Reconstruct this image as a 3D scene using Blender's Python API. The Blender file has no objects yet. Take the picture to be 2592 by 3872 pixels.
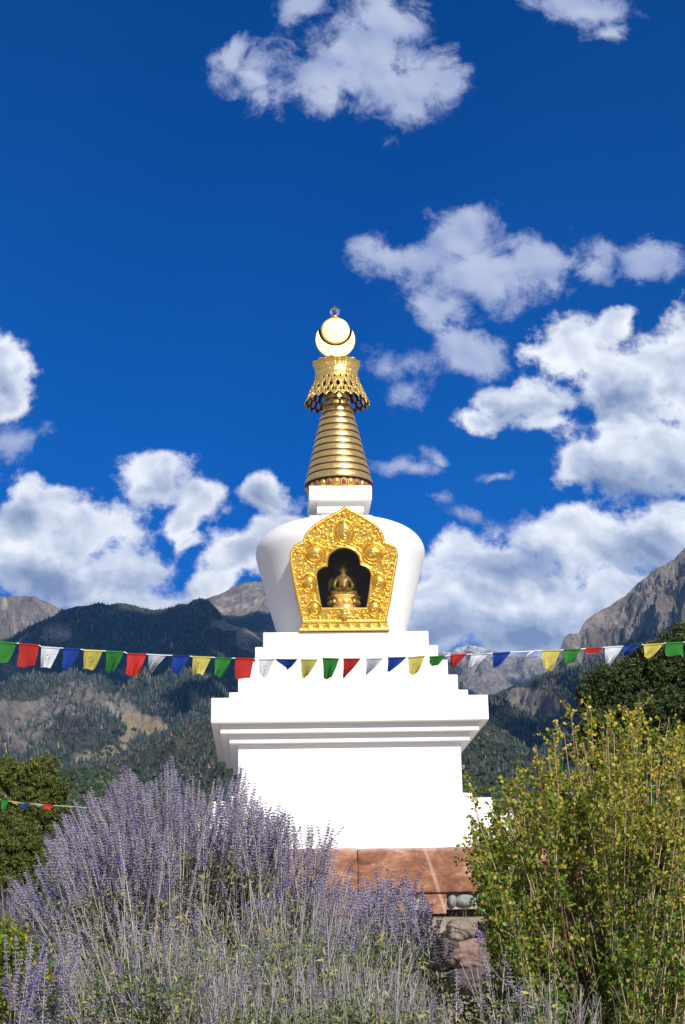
import bpy, bmesh, math, random
import numpy as np
from mathutils import Vector, Matrix
random.seed(7)
rng = np.random.default_rng(11)
S = bpy.context.scene
COL = S.collection
PI = math.pi

# ------------------------------------------------------------------ camera
F_PX, YAW, PITCH, ROLL = 6150.0, 0.0519079750, 0.2885573849, 0.0211927864   # focal length in pixels of a 2592 x 3872 frame
CAM = np.array([-1.2581847, -25.2105206, 0.0])
_F = np.array([math.sin(YAW)*math.cos(PITCH), math.cos(YAW)*math.cos(PITCH), math.sin(PITCH)])
_R0 = np.array([math.cos(YAW), -math.sin(YAW), 0.0]); _U0 = np.cross(_R0, _F)
_R = math.cos(ROLL)*_R0 - math.sin(ROLL)*_U0
_U = math.sin(ROLL)*_R0 + math.cos(ROLL)*_U0
cam_d = bpy.data.cameras.new('camera'); cam = bpy.data.objects.new('camera', cam_d); COL.objects.link(cam)
cam.matrix_world = Matrix(((_R[0], _U[0], -_F[0], CAM[0]), (_R[1], _U[1], -_F[1], CAM[1]), (_R[2], _U[2], -_F[2], CAM[2]), (0, 0, 0, 1)))
cam_d.sensor_fit = 'VERTICAL'; cam_d.sensor_height = 36.0; cam_d.sensor_width = 24.1
cam_d.lens = F_PX/3872*36; cam_d.clip_start = 0.1; cam_d.clip_end = 30000
S.camera = cam
VK = 2592/1568.0           # measured pixels ("view" pixels, 1568 wide) -> frame pixels
def ray(px, py):
    d = _F*F_PX + _R*(px*VK-1296) - _U*(py*VK-1936)
    return d
def at(px, py, Y):         # the point of the plane y = Y seen at (px, py)
    d = ray(px, py); return CAM + d*((Y-CAM[1])/d[1])
def at_r(px, py, r):       # the point at horizontal distance r
    d = ray(px, py); return CAM + d*(r/math.hypot(d[0], d[1]))
def uvdir(px, py):
    d = ray(px, py); return d[0]/d[1], d[2]/d[1]

# ------------------------------------------------------------------ sun, sky, exposure
SUN_EL, SUN_AZ = math.radians(31), math.radians(21)      # azimuth off the face's normal, to the right of the camera
sd = np.array([math.sin(SUN_AZ)*math.cos(SUN_EL), -math.cos(SUN_AZ)*math.cos(SUN_EL), math.sin(SUN_EL)])
sun_d = bpy.data.lights.new('sun', 'SUN'); sun = bpy.data.objects.new('sun', sun_d); COL.objects.link(sun)
sun_d.energy = 4.6; sun_d.angle = math.radians(0.53); sun_d.color = (1.0, 0.965, 0.90)
sun.rotation_euler = Vector(-sd).to_track_quat('-Z', 'Y').to_euler()
sun.location = (10, -30, 40)
S.view_settings.view_transform = 'Standard'; S.view_settings.look = 'None'
S.view_settings.exposure = 0.32; S.view_settings.gamma = 1.0

W = bpy.data.worlds.new('World'); S.world = W; W.use_nodes = True
nt = W.node_tree; nt.nodes.clear()
def N(t, **kw):
    n = nt.nodes.new(t)
    for k, v in kw.items(): setattr(n, k, v)
    return n
def L(a, b): nt.links.new(a, b)
def M(op, a, b=None, c=None, clamp=False):
    n = nt.nodes.new('ShaderNodeMath'); n.operation = op; n.use_clamp = clamp
    for i, v in enumerate((a, b, c)):
        if v is None: continue
        if isinstance(v, (int, float)): n.inputs[i].default_value = v
        else: nt.links.new(v, n.inputs[i])
    return n.outputs[0]
def MR(v, a, b, c=0.0, d=1.0, kind='SMOOTHSTEP'):
    n = nt.nodes.new('ShaderNodeMapRange'); n.interpolation_type = kind
    nt.links.new(v, n.inputs[0])
    for i, q in enumerate((a, b, c, d)): n.inputs[1+i].default_value = q
    return n.outputs[0]
def MIX(f, a, b, bt='MIX'):
    n = nt.nodes.new('ShaderNodeMix'); n.data_type = 'RGBA'; n.blend_type = bt
    for s, v in ((n.inputs[0], f), (n.inputs[6], a), (n.inputs[7], b)):
        if isinstance(v, (int, float)): s.default_value = v
        elif isinstance(v, tuple): s.default_value = (*v, 1)
        else: nt.links.new(v, s)
    return n.outputs[2]
tc = N('ShaderNodeTexCoord'); sep = N('ShaderNodeSeparateXYZ'); L(tc.outputs['Generated'], sep.inputs[0])
sky = N('ShaderNodeTexSky'); sky.sky_type = 'NISHITA'; sky.sun_disc = False
sky.sun_elevation = SUN_EL; sky.sun_rotation = math.radians(180)-SUN_AZ; sky.altitude = 2500; sky.air_density = 1.0; sky.dust_density = 0.3; sky.ozone_density = 3.0
hs = N('ShaderNodeHueSaturation'); hs.inputs['Saturation'].default_value = 1.36; hs.inputs['Value'].default_value = 1.0
L(sky.outputs[0], hs.inputs['Color'])
el = MR(sep.outputs[2], 0.0, 0.60, 0.40, 1.0, 'LINEAR'); topd = MR(sep.outputs[2], 0.28, 0.56, 1.0, 0.80, 'LINEAR')
skyc = MIX(1.0, MIX(1.0, hs.outputs[0], (0.10, 0.60, 1.00), 'MULTIPLY'), MIX(el, (0.62, 0.34, 0.40), (1.0, 1.0, 1.0)), 'MULTIPLY')
_g = N('ShaderNodeVectorMath', operation='SCALE'); L(skyc, _g.inputs[0]); L(topd, _g.inputs['Scale']); skyc = _g.outputs[0]
# clouds live on the sky, at infinity: soft lobes in direction space broken up by fractal noise
y_ = M('MAXIMUM', M('ABSOLUTE', sep.outputs[1]), 0.05)
cu = M('DIVIDE', sep.outputs[0], y_); cv = M('DIVIDE', sep.outputs[2], y_)
cmb = N('ShaderNodeCombineXYZ'); L(cu, cmb.inputs[0]); L(cv, cmb.inputs[1]); L(M('MULTIPLY', M('LESS_THAN', sep.outputs[1], 0.0), 3.0), cmb.inputs[2])
def noise(vec, scale, detail, rough, dist=0.0, out=0, lac=2.0):
    n = N('ShaderNodeTexNoise'); n.inputs['Scale'].default_value = scale; n.inputs['Detail'].default_value = detail
    n.inputs['Roughness'].default_value = rough; n.inputs['Distortion'].default_value = dist; n.inputs['Lacunarity'].default_value = lac
    L(vec, n.inputs['Vector']); return n.outputs[out]
wcol = noise(cmb.outputs[0], 15, 2, 0.5, out=1)
wv = N('ShaderNodeVectorMath', operation='SUBTRACT'); L(wcol, wv.inputs[0]); wv.inputs[1].default_value = (0.5, 0.5, 0.5)
wm = N('ShaderNodeVectorMath', operation='MULTIPLY'); L(wv.outputs[0], wm.inputs[0]); wm.inputs[1].default_value = (0.055, 0.045, 0.0)
wa = N('ShaderNodeVectorMath', operation='ADD'); L(cmb.outputs[0], wa.inputs[0]); L(wm.outputs[0], wa.inputs[1])
def field(blobs, k=0.25):
    acc = None
    for b in blobs:
        cx_, cy_, rx, ry = b[:4]; w = b[4] if len(b) > 4 else 1.0
        u0, v0 = uvdir(cx_, cy_); ru = abs(uvdir(cx_+rx, cy_)[0]-u0); rv = abs(uvdir(cx_, cy_-ry)[1]-v0); ru *= 1.12; rv *= 1.12
        n = N('ShaderNodeVectorMath', operation='MULTIPLY_ADD'); L(wa.outputs[0], n.inputs[0])
        n.inputs[1].default_value = (1/ru, 1/rv, 0.5); n.inputs[2].default_value = (-u0/ru, -v0/rv, 0)
        l = N('ShaderNodeVectorMath', operation='LENGTH'); L(n.outputs[0], l.inputs[0])
        s = M('MULTIPLY_ADD', l.outputs['Value'], -w, w)
        acc = s if acc is None else M('SMOOTH_MAX', acc, s, k)
    return acc
CL_W = [(820,140,165,140),(745,200,80,85),(935,195,120,85),(880,60,90,65),(590,170,90,75),(540,120,50,50),(690,25,52,40,.8),(600,205,55,45),
 (945,245,75,45,.9),(1020,205,58,60,.9),(1350,12,125,50,.95),(1290,18,70,30,.6),(1375,75,62,32,.7),
 (1050,540,140,85),(1130,620,170,80),(890,592,110,48,.9),(1245,570,85,60,.95),(1340,605,70,40,.55),(1490,600,64,60,.95),(1005,700,100,65),
 (1075,790,110,70),(895,845,90,48,.6),(925,905,60,42,.5),(1165,690,60,55,.6),(1385,570,52,40,.6),
 (935,1068,85,20,.75),(985,1045,32,22,.7),(1160,1088,52,22,.7),(1010,1140,34,24,.45),(1090,1172,38,18,.45),(1200,1172,70,22,.4),
 (90,1000,38,20,.45),(20,1022,58,50,.8)]
CL_C = [(5,860,95,95),(15,930,55,45),(350,1090,105,68),(450,1142,105,50),(615,1140,66,55,.85),(640,1205,55,34,.8),(100,1135,80,60),
 (60,1205,120,75),(170,1212,165,95),(60,1295,170,100),(250,1305,160,85),(325,1360,95,50),(400,1190,50,50,.85),(435,1245,44,26,.6),
 (570,1285,115,80),(500,1345,75,50),(600,1235,70,45),
 (1310,800,95,80),(1400,765,52,50),(1420,870,140,85),(1545,860,140,125),(1185,905,95,60,.85),(1110,952,60,34,.8),(1232,965,40,34,.7),
 (1460,960,110,50),(1400,1045,140,95),(1525,1040,130,100),(1330,1065,66,58),(1340,1195,95,58),(1245,1215,120,48),(1400,1260,160,100),
 (1095,1262,115,62),(1000,1290,66,42,.7),(1050,1360,150,100),(1210,1350,200,125),(1400,1370,170,100),(1535,1235,120,95),(1000,1430,120,90),
 (1210,1450,220,80),(1545,1160,80,60)]
CL_G = [(90,1340,230,75,1.1),(60,1190,110,45,.6),(1155,1280,130,50,1.1),(1200,1450,240,80,1.15),(1010,1440,100,60,.8),(1500,1270,90,80,1.1),(1430,1105,170,50,1.25),
 (1420,905,170,55,.9),(360,1115,90,35,.7),(610,1150,60,40,.8),(1180,925,80,35,.7),(320,1330,120,40,.6),(560,1290,60,40,.45),(10,900,70,50,.5),(1090,1330,80,40,.7)]
fW = field(CL_W); fC = field(CL_C); fG = field(CL_G, 0.4)
nA = noise(cmb.outputs[0], 34, 10, 0.62)
nW = noise(cmb.outputs[0], 27, 11, 0.68, 0.25)
off = N('ShaderNodeVectorMath', operation='ADD'); L(wa.outputs[0], off.inputs[0]); off.inputs[1].default_value = (0.0035, 0.0075, 0.0)
nB = noise(off.outputs[0], 20, 2.5, 0.5)
nA2 = noise(wa.outputs[0], 20, 2.5, 0.5)
off2 = N('ShaderNodeVectorMath', operation='ADD'); L(wa.outputs[0], off2.inputs[0]); off2.inputs[1].default_value = (0.0015, 0.0032, 0.0)
def ramp_w(v):      # cloud brightness: blue grey bases to white tops
    n = N('ShaderNodeValToRGB'); L(v, n.inputs[0]); e = n.color_ramp.elements; e.new(.5)
    for q, (p_, c_) in zip(e, ((0.0, (.20, .255, .39)), (.5, (.44, .49, .61)), (1.0, (.85, .865, .90)))): q.position = p_; q.color = (*c_, 1)
    m = N('ShaderNodeVectorMath', operation='SCALE'); L(n.outputs[0], m.inputs[0]); m.inputs['Scale'].default_value = 10.0; return m.outputs[0]
nL = noise(cmb.outputs[0], 9, 4, 0.5)
back = M('MULTIPLY', M('SUBTRACT', nL, 0.40), 2.5)      # loose clouds over the rest of the sky
out_u = MR(M('ABSOLUTE', cu), 0.30, 0.42)
nH = noise(cmb.outputs[0], 120, 5, 0.6)
nS = M('ADD', M('MULTIPLY', M('SUBTRACT', nA, 0.5), 2.3), M('MULTIPLY', M('SUBTRACT', nH, 0.5), 0.55))
dW = MR(M('ADD', M('MULTIPLY', fW, 2.0), M('MULTIPLY', M('SUBTRACT', nW, 0.5), 5.0)), 0.0, 1.30)
dC0 = M('ADD', M('MULTIPLY', fC, 1.5), M('ADD', M('MULTIPLY', nS, 1.05), -0.06))
behind = M('MAXIMUM', out_u, M('LESS_THAN', sep.outputs[1], 0.0))
dC0 = M('MAXIMUM', dC0, M('SUBTRACT', M('MULTIPLY', behind, M('ADD', back, 1.0)), 1.0))
dC = MR(dC0, 0.0, 0.68)
relief = M('SUBTRACT', nB, nA2)
r2 = M('SUBTRACT', noise(off2.outputs[0], 55, 4, 0.5), noise(wa.outputs[0], 55, 4, 0.5))
shadeC = M('ADD', M('MULTIPLY', relief, 1.7), M('MULTIPLY', r2, 0.55))
thick = MR(dC0, 0.2, 1.3, 0.0, 0.22)
litW = M('ADD', MR(M('ADD', fW, M('MULTIPLY', nA2, 0.5)), 0.2, 1.1, 0.0, 0.30), M('SUBTRACT', 0.42, M('MULTIPLY', relief, 2.4)), clamp=True)
litC = M('SUBTRACT', M('SUBTRACT', M('SUBTRACT', 0.93, shadeC), M('MULTIPLY', M('MAXIMUM', M('ADD', fG, M('MULTIPLY', M('SUBTRACT', nA, 0.5), 1.3)), 0.0), 0.70)), thick, clamp=True)
colW = MIX(litW, (1.9, 2.6, 4.8), (4.9, 5.3, 6.7))
colC = ramp_w(litC)
skyw = MIX(M('MULTIPLY', dW, 0.93), skyc, colW)
skyw = MIX(M('MULTIPLY', dC, 0.985), skyw, colC)
bg = N('ShaderNodeBackground'); L(skyw, bg.inputs[0]); bg.inputs[1].default_value = 0.1
wo = N('ShaderNodeOutputWorld'); L(bg.outputs[0], wo.inputs[0])
W.cycles.sampling_method = 'MANUAL'; W.cycles.sample_map_resolution = 256
S.cycles.max_bounces = 6; S.cycles.transparent_max_bounces = 12
# ------------------------------------------------------------------ helpers
def tag(o, label=None, cat=None, group=None, kind=None):
    if label: o['label'] = label
    if cat: o['category'] = cat
    if group: o['group'] = group
    if kind: o['kind'] = kind
    return o
def empty(name, loc, label=None, cat=None, group=None):
    o = bpy.data.objects.new(name, None); COL.objects.link(o); o.location = loc; o.empty_display_size = 0.2
    return tag(o, label, cat, group)
def mat(name, build):
    m = bpy.data.materials.new(name); m.use_nodes = True
    t = m.node_tree; t.nodes.clear()
    out = t.nodes.new('ShaderNodeOutputMaterial'); p = t.nodes.new('ShaderNodeBsdfPrincipled'); t.links.new(p.outputs[0], out.inputs[0])
    global nt
    nt = t; build(p, out); return m
def tcoord(kind='Object'):
    return N('ShaderNodeTexCoord').outputs[kind]
def mapped(vec, sc):
    n = N('ShaderNodeMapping'); n.inputs['Scale'].default_value = sc; L(vec, n.inputs[0]); return n.outputs[0]
def bump(p, h, strength, dist, nrm=None):
    b = N('ShaderNodeBump'); b.inputs['Strength'].default_value = strength; b.inputs['Distance'].default_value = dist
    L(h, b.inputs['Height']); L(b.outputs[0], p.inputs['Normal'])
    if nrm is not None: L(nrm, b.inputs['Normal'])
    return b.outputs[0]
def ramp(v, stops, interp='LINEAR'):
    n = N('ShaderNodeValToRGB'); n.color_ramp.interpolation = interp
    e = n.color_ramp.elements
    while len(e) < len(stops): e.new(0.5)
    for q, (pos, c) in zip(e, stops): q.position = pos; q.color = (*c, 1)
    L(v, n.inputs[0]); return n.outputs[0]
def voro(vec, scale, out='Distance', feature='F1', rand=1.0):
    n = N('ShaderNodeTexVoronoi'); n.feature = feature; n.inputs['Scale'].default_value = scale; n.inputs['Randomness'].default_value = rand
    L(vec, n.inputs['Vector']); return n.outputs[out]
def island(): return N('ShaderNodeNewGeometry').outputs['Random Per Island']
def attr(name, out='Fac'):
    n = N('ShaderNodeAttribute'); n.attribute_name = name; return n.outputs[out]

class Soup:            # many small pieces collected into ONE mesh object
    def __init__(s): s.v = []; s.f = {3: [], 4: []}; s.m = {3: [], 4: []}; s.n = 0
    def add(s, v, f, mi=0):
        v = np.asarray(v, float).reshape(-1, 3); f = np.asarray(f, int)
        k = f.shape[1]; s.v.append(v); s.f[k].append(f+s.n); s.m[k].append(np.full(len(f), mi)); s.n += len(v)
    def inst(s, tv, tf, mats, offs, mi=0):      # template copied with a 3x3 matrix and an offset each
        tv = np.asarray(tv, float); tf = np.asarray(tf, int); n = len(offs)
        if n == 0: return
        v = np.einsum('nij,kj->nki', mats, tv)+offs[:, None, :]
        f = tf[None]+(np.arange(n)*len(tv))[:, None, None]
        s.add(v.reshape(-1, 3), f.reshape(-1, tf.shape[1]), mi)
    def tube(s, pts, rad, sides=3, mi=0, cap=False):
        pts = np.asarray(pts, float); n = len(pts); rad = np.broadcast_to(np.asarray(rad, float), (n,))
        t = np.gradient(pts, axis=0); t /= np.linalg.norm(t, axis=1)[:, None]+1e-9
        up = np.where(np.abs(t[:, 2:3]) > 0.9, np.array([[1., 0, 0]]), np.array([[0, 0, 1.]]))
        a = np.cross(t, up); a /= np.linalg.norm(a, axis=1)[:, None]+1e-9; b = np.cross(t, a)
        th = np.arange(sides)*2*PI/sides
        v = pts[:, None]+rad[:, None, None]*(np.cos(th)[None, :, None]*a[:, None]+np.sin(th)[None, :, None]*b[:, None])
        i = np.arange(n-1)[:, None]*sides; j = np.arange(sides)[None]; k = (j+1) % sides
        f = np.stack([i+j, i+k, i+sides+k, i+sides+j], -1).reshape(-1, 4)
        s.add(v.reshape(-1, 3), f, mi)
        if cap:
            for r0 in (0, (n-1)*sides):
                if sides == 4: s.f[4].append(np.array([[r0, r0+1, r0+2, r0+3]])+s.n-n*sides); s.m[4].append(np.array([mi]))
                else:
                    ff = np.array([[r0, r0+q, r0+q+1] for q in range(1, sides-1)])+s.n-n*sides
                    s.f[3].append(ff); s.m[3].append(np.full(len(ff), mi))
    def build(s, name, mats, parent=None, smooth=False, attrs=None):
        me = bpy.data.meshes.new(name); v = np.concatenate(s.v) if s.v else np.zeros((0, 3))
        root = parent
        while root is not None and root.parent is not None: root = root.parent
        if root is not None and root.type == 'EMPTY': v = v-np.array(root.location)
        me.vertices.add(len(v)); me.vertices.foreach_set('co', v.astype(np.float32).ravel())
        fl = []; st = []; mi = []; pos = 0
        for k in (3, 4):
            if s.f[k]:
                f = np.concatenate(s.f[k]); fl.append(f.ravel()); st.append(pos+np.arange(len(f))*k); pos += f.size; mi.append(np.concatenate(s.m[k]))
        fl = np.concatenate(fl); st = np.concatenate(st); mi = np.concatenate(mi)
        me.loops.add(len(fl)); me.loops.foreach_set('vertex_index', fl.astype(np.int32))
        me.polygons.add(len(st)); me.polygons.foreach_set('loop_start', st.astype(np.int32))
        me.polygons.foreach_set('material_index', mi.astype(np.int32))
        if smooth: me.polygons.foreach_set('use_smooth', np.ones(len(st), bool))
        me.update(calc_edges=True)
        if attrs:
            for k, a in attrs.items():
                at_ = me.attributes.new(k, 'FLOAT', 'POINT'); at_.data.foreach_set('value', np.asarray(a, np.float32).ravel())
        for m in (mats if isinstance(mats, (list, tuple)) else [mats]): me.materials.append(m)
        o = bpy.data.objects.new(name, me); COL.objects.link(o)
        if parent is not None: o.parent = parent
        return o
def obj(name, bm, m, parent=None, smooth=False):
    bmesh.ops.recalc_face_normals(bm, faces=bm.faces)
    if parent is not None:
        root = parent
        while root.parent is not None: root = root.parent
        off_ = Vector(root.location) if root.type == 'EMPTY' else Vector((0, 0, 0))
        bmesh.ops.translate(bm, verts=bm.verts, vec=-off_)
    me = bpy.data.meshes.new(name); bm.to_mesh(me); bm.free()
    if smooth:
        for p in me.polygons: p.use_smooth = True
    for q in (m if isinstance(m, (list, tuple)) else [m]): me.materials.append(q)
    o = bpy.data.objects.new(name, me); COL.objects.link(o)
    if parent is not None: o.parent = parent
    return o
def shade_auto(o, deg=40):
    for p in o.data.polygons: p.use_smooth = True
    md = o.modifiers.new('split', 'EDGE_SPLIT'); md.split_angle = math.radians(deg)
def box(bm, x0, x1, y0, y1, z0, z1, bev=0.0, seg=2):
    r = bmesh.ops.create_cube(bm, size=1); vs = r['verts']
    for v in vs: v.co = Vector(((x0+x1)/2+v.co.x*(x1-x0), (y0+y1)/2+v.co.y*(y1-y0), (z0+z1)/2+v.co.z*(z1-z0)))
    if bev:
        es = {e for v in vs for e in v.link_edges}
        bmesh.ops.bevel(bm, geom=list(es), offset=bev, segments=seg, affect='EDGES', profile=0.5)
def lathe(bm, prof, n=64, cx=0, cy=0, closed=False):
    rings = []
    for r, z in prof:
        rings.append([bm.verts.new((cx+r*math.cos(2*PI*i/n), cy+r*math.sin(2*PI*i/n), z)) for i in range(n)])
    for a, b in zip(rings, rings[1:]):
        for i in range(n): bm.faces.new((a[i], a[(i+1) % n], b[(i+1) % n], b[i]))
    if closed:
        bm.faces.new(rings[0][::-1]); bm.faces.new(rings[-1])
    return rings
def hash2(i, j, s):
    h = (i.astype(np.int64)*374761393 + j.astype(np.int64)*668265263 + s*1274126177) & 0xffffffff
    h = ((h ^ (h >> 13))*1274126177) & 0xffffffff
    return ((h ^ (h >> 16)) & 0xffffff)/float(0xffffff)
def vnoise(x, y, s=0):
    i = np.floor(x); j = np.floor(y); fx = x-i; fy = y-j; fx = fx*fx*(3-2*fx); fy = fy*fy*(3-2*fy)
    a = hash2(i, j, s); b = hash2(i+1, j, s); c = hash2(i, j+1, s); d = hash2(i+1, j+1, s)
    return (a*(1-fx)+b*fx)*(1-fy)+(c*(1-fx)+d*fx)*fy
def fbm(x, y, s=0, o=5, g=0.5, ridged=False):
    t = 0; a = 1; n = 0
    for k in range(o):
        v = vnoise(x*2**k+k*17.3, y*2**k-k*9.1, s+k)
        if ridged: v = 1-np.abs(2*v-1)
        t = t+a*v; n += a; a *= g
    return t/n
def smst(x, a, b):
    t = np.clip((x-a)/(b-a), 0, 1); return t*t*(3-2*t)
# ------------------------------------------------------------------ materials of the monument
def b_white(p, out):
    v = tcoord(); n1 = noise(v, 1.3, 6, 0.6); n2 = noise(mapped(v, (9, 9, 1.2)), 2.0, 5, 0.65)
    c = MIX(MR(n1, 0.45, 0.7, 0, 0.5), (0.81, 0.79, 0.76), (0.75, 0.725, 0.69))
    c = MIX(MR(n2, 0.62, 0.78, 0, 0.30), c, (0.66, 0.56, 0.49))
    L(c, p.inputs['Base Color']); p.inputs['Roughness'].default_value = 0.55
    bump(p, noise(v, 140, 4, 0.6), 0.12, 0.004)
white = mat('white_limewash', b_white)
def gold(name, col, rough, bs=0.0, bd=0.003, sc=60, var=0.15, metal=1.0):
    def f(p, out):
        v = tcoord(); n = noise(v, 7, 6, 0.65)
        L(MIX(MR(n, 0.35, 0.7, 0, 1), col, tuple(q*(1-var) for q in col)), p.inputs['Base Color'])
        p.inputs['Metallic'].default_value = metal
        L(MR(noise(v, 19, 5, 0.6), 0.3, 0.7, rough*0.8, rough*1.25, 'LINEAR'), p.inputs['Roughness'])
        if bs: bump(p, noise(v, sc, 5, 0.6), bs, bd)
    return mat(name, f)
gold_spire = gold('gilded_copper_spire', (0.90, 0.61, 0.21), 0.31, 0.08, 0.003, 14, .15, .92)
gold_relief = gold('bright_gold_relief', (0.92, 0.59, 0.12), 0.28, 0.12, 0.002, 90, .12, .85)
gold_canopy = gold('chased_gold_canopy', (1.0, 0.68, 0.20), 0.25, 0.4, 0.005, 55, .15, .85)
gold_disc = gold('pale_gold_disc', (1.0, 0.70, 0.26), 0.50, 0.06, 0.002, 25)
bronze = gold('aged_gold_statue', (0.92, 0.54, 0.12), 0.34, 0.05, 0.002, 40, .12, .25)
def flat(name, col, rough=0.5, metal=0.0, spec=0.5):
    def f(p, out):
        n = noise(tcoord(), 6, 5, 0.6)
        L(MIX(n, tuple(q*0.82 for q in col), tuple(min(1, q*1.15) for q in col)), p.inputs['Base Color'])
        p.inputs['Roughness'].default_value = rough; p.inputs['Metallic'].default_value = metal; p.inputs['Specular IOR Level'].default_value = spec
    return mat(name, f)
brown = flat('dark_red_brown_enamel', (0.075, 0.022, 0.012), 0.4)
red_enamel = flat('red_enamel', (0.30, 0.045, 0.05), 0.35)
ochre = flat('ochre_gold_paint', (0.80, 0.42, 0.08), 0.35, 0.6)
green_enamel = flat('dark_green_enamel', (0.06, 0.10, 0.07), 0.5)
niche_blue = flat('dark_blue_niche_lining', (0.10, 0.14, 0.18), 0.6)
def b_glass(p, out):
    p.inputs['Transmission Weight'].default_value = 1; p.inputs['Roughness'].default_value = 0.0; p.inputs['IOR'].default_value = 1.6
    p.inputs['Base Color'].default_value = (0.93, 0.97, 1, 1)
crystal_m = mat('cut_crystal', b_glass)
def b_pane(p, out):
    g = N('ShaderNodeBsdfGlossy'); g.inputs['Roughness'].default_value = 0.03
    t = N('ShaderNodeBsdfTransparent'); t.inputs['Color'].default_value = (0.85, 0.90, 0.92, 1)
    fr = N('ShaderNodeFresnel'); fr.inputs[0].default_value = 1.5
    mx = N('ShaderNodeMixShader'); L(M('MULTIPLY', fr.outputs[0], 0.8), mx.inputs[0]); L(t.outputs[0], mx.inputs[1]); L(g.outputs[0], mx.inputs[2]); L(mx.outputs[0], out.inputs[0])
pane_m = mat('niche_pane_glass', b_pane)

# ------------------------------------------------------------------ the stupa
ST = empty('stupa', (0, 0, 1.92), 'white stepped stupa with gold spire and gold framed niche on red slabs', 'stupa')
def block(name, h, z0, z1, bev=0.012):
    bm = bmesh.new(); box(bm, -h, h, -h, h, z0, z1, bev)
    return obj(name, bm, white, ST)
block('plinth_step', 2.255, 1.915, 2.395); block('plinth_step', 1.995, 2.385, 2.652); block('plinth_step', 1.745, 2.642, 2.752)
block('pedestal_wall', 1.620, 2.742, 3.512)
block('cornice_layer', 1.742, 3.509, 3.637, .006); block('cornice_layer', 1.868, 3.634, 3.768, .006)
block('cornice', 2.000, 3.764, 4.127, .014)
block('terrace_step', 1.745, 4.12, 4.250); block('terrace_step', 1.618, 4.245, 4.500); block('terrace_step', 1.492, 4.495, 4.750)
block('terrace_step', 1.368, 4.745, 4.997); block('terrace_step', 1.246, 4.992, 5.244)
# dome (with the niche opening cut out of its front)
bm = bmesh.new()
prof = [(0.955, 5.24), (0.985, 5.34), (1.035, 5.52), (1.14, 5.887), (1.225, 6.24), (1.29, 6.49), (1.332, 6.64), (1.352, 6.74), (1.353, 6.82), (1.325, 6.91), (1.265, 7.00), (1.17, 7.08), (1.04, 7.145), (0.88, 7.195), (0.70, 7.235), (0.52, 7.26), (0.3, 7.27)]
def dens(prof, k):
    out = []
    P = [np.array(q) for q in prof]
    for i in range(len(P)-1):
        p0 = P[max(i-1, 0)]; p1 = P[i]; p2 = P[i+1]; p3 = P[min(i+2, len(P)-1)]
        for j in range(k):
            t = j/k; out.append(tuple(0.5*((2*p1)+(-p0+p2)*t+(2*p0-5*p1+4*p2-p3)*t*t+(-p0+3*p1-3*p2+p3)*t**3)))
    out.append(tuple(P[-1])); return out
lathe(bm, dens(prof, 3), 128)
kill = [f for f in bm.faces if (c := f.calc_center_median()).y < 0 and abs(c.x) < 0.47 and 5.5 < c.z < 6.62]
bmesh.ops.delete(bm, geom=kill, context='FACES')
obj('dome', bm, white, ST, smooth=True)
bm = bmesh.new(); lathe(bm, [(0.95, 5.235), (1.06, 5.245), (1.07, 5.29), (1.0, 5.345), (0.95, 5.36)], 96)
LB = obj('dome_lotus_band', bm, ochre, ST, smooth=True)
s = Soup()
for i in range(48):
    a = 2*PI*i/48; u = np.linspace(0, 2*PI, 9)[:-1]
    ca, sa = math.cos(a), math.sin(a)
    pts = [(1.075, 0, 5.245)]+[(1.078-0.05*(0.5+0.5*math.sin(q)), 0.055*math.cos(q), 5.29+0.042*math.sin(q)) for q in u]
    pts[0] = (1.092, 0, 5.285)
    pts = [(x*ca-y*sa, x*sa+y*ca, z) for x, y, z in pts]
    s.add(pts, [[0, 1+k, 1+(k+1) % 8] for k in range(8)], i % 2)
s.build('lotus_petals', [red_enamel, ochre], LB)
# square harmika
block('harmika_base', 0.498, 7.20, 7.293, .008); block('harmika_neck', 0.311, 7.288, 7.39, .004); block('harmika_ledge', 0.373, 7.382, 7.489, .006)
block('harmika_neck', 0.373-.004, 7.482, 7.553, .004)
block('harmika', 0.500, 7.549, 7.788, .012)
# lotus seat under the spire
bm = bmesh.new(); lathe(bm, [(0.47, 7.785), (0.50, 7.80), (0.515, 7.86), (0.525, 7.925), (0.42, 7.93)], 96)
LS = obj('lotus_seat', bm, green_enamel, ST, smooth=True)
s = Soup()
for i in range(28):
    a = 2*PI*i/28-PI/2+PI/28*1.0; ca, sa = math.cos(a), math.sin(a)
    for (wd, hh, pr, mi) in ((0.050, 0.066, 0.012, 0), (0.034, 0.050, 0.024, 1+(i % 2))):
        prf = [(-1, -1), (-1, 0.25), (-0.62, 0.72), (0, 1.0), (0.62, 0.72), (1, 0.25), (1, -1)]
        ring = [(0.512+pr*0.4+0.02*v*0.5, wd*u_, 7.858+hh*v) for u_, v in prf]
        pts = [(0.512+pr+0.028*(mi > 0), 0, 7.85)]+ring
        pts = [(x*ca-y*sa, x*sa+y*ca, z) for x, y, z in pts]
        s.add(pts, [[0, 1+k, 1+(k+1) % 7] for k in range(7)], mi)
o = s.build('lotus_petals', [ochre, red_enamel, gold_relief], LS)
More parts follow.
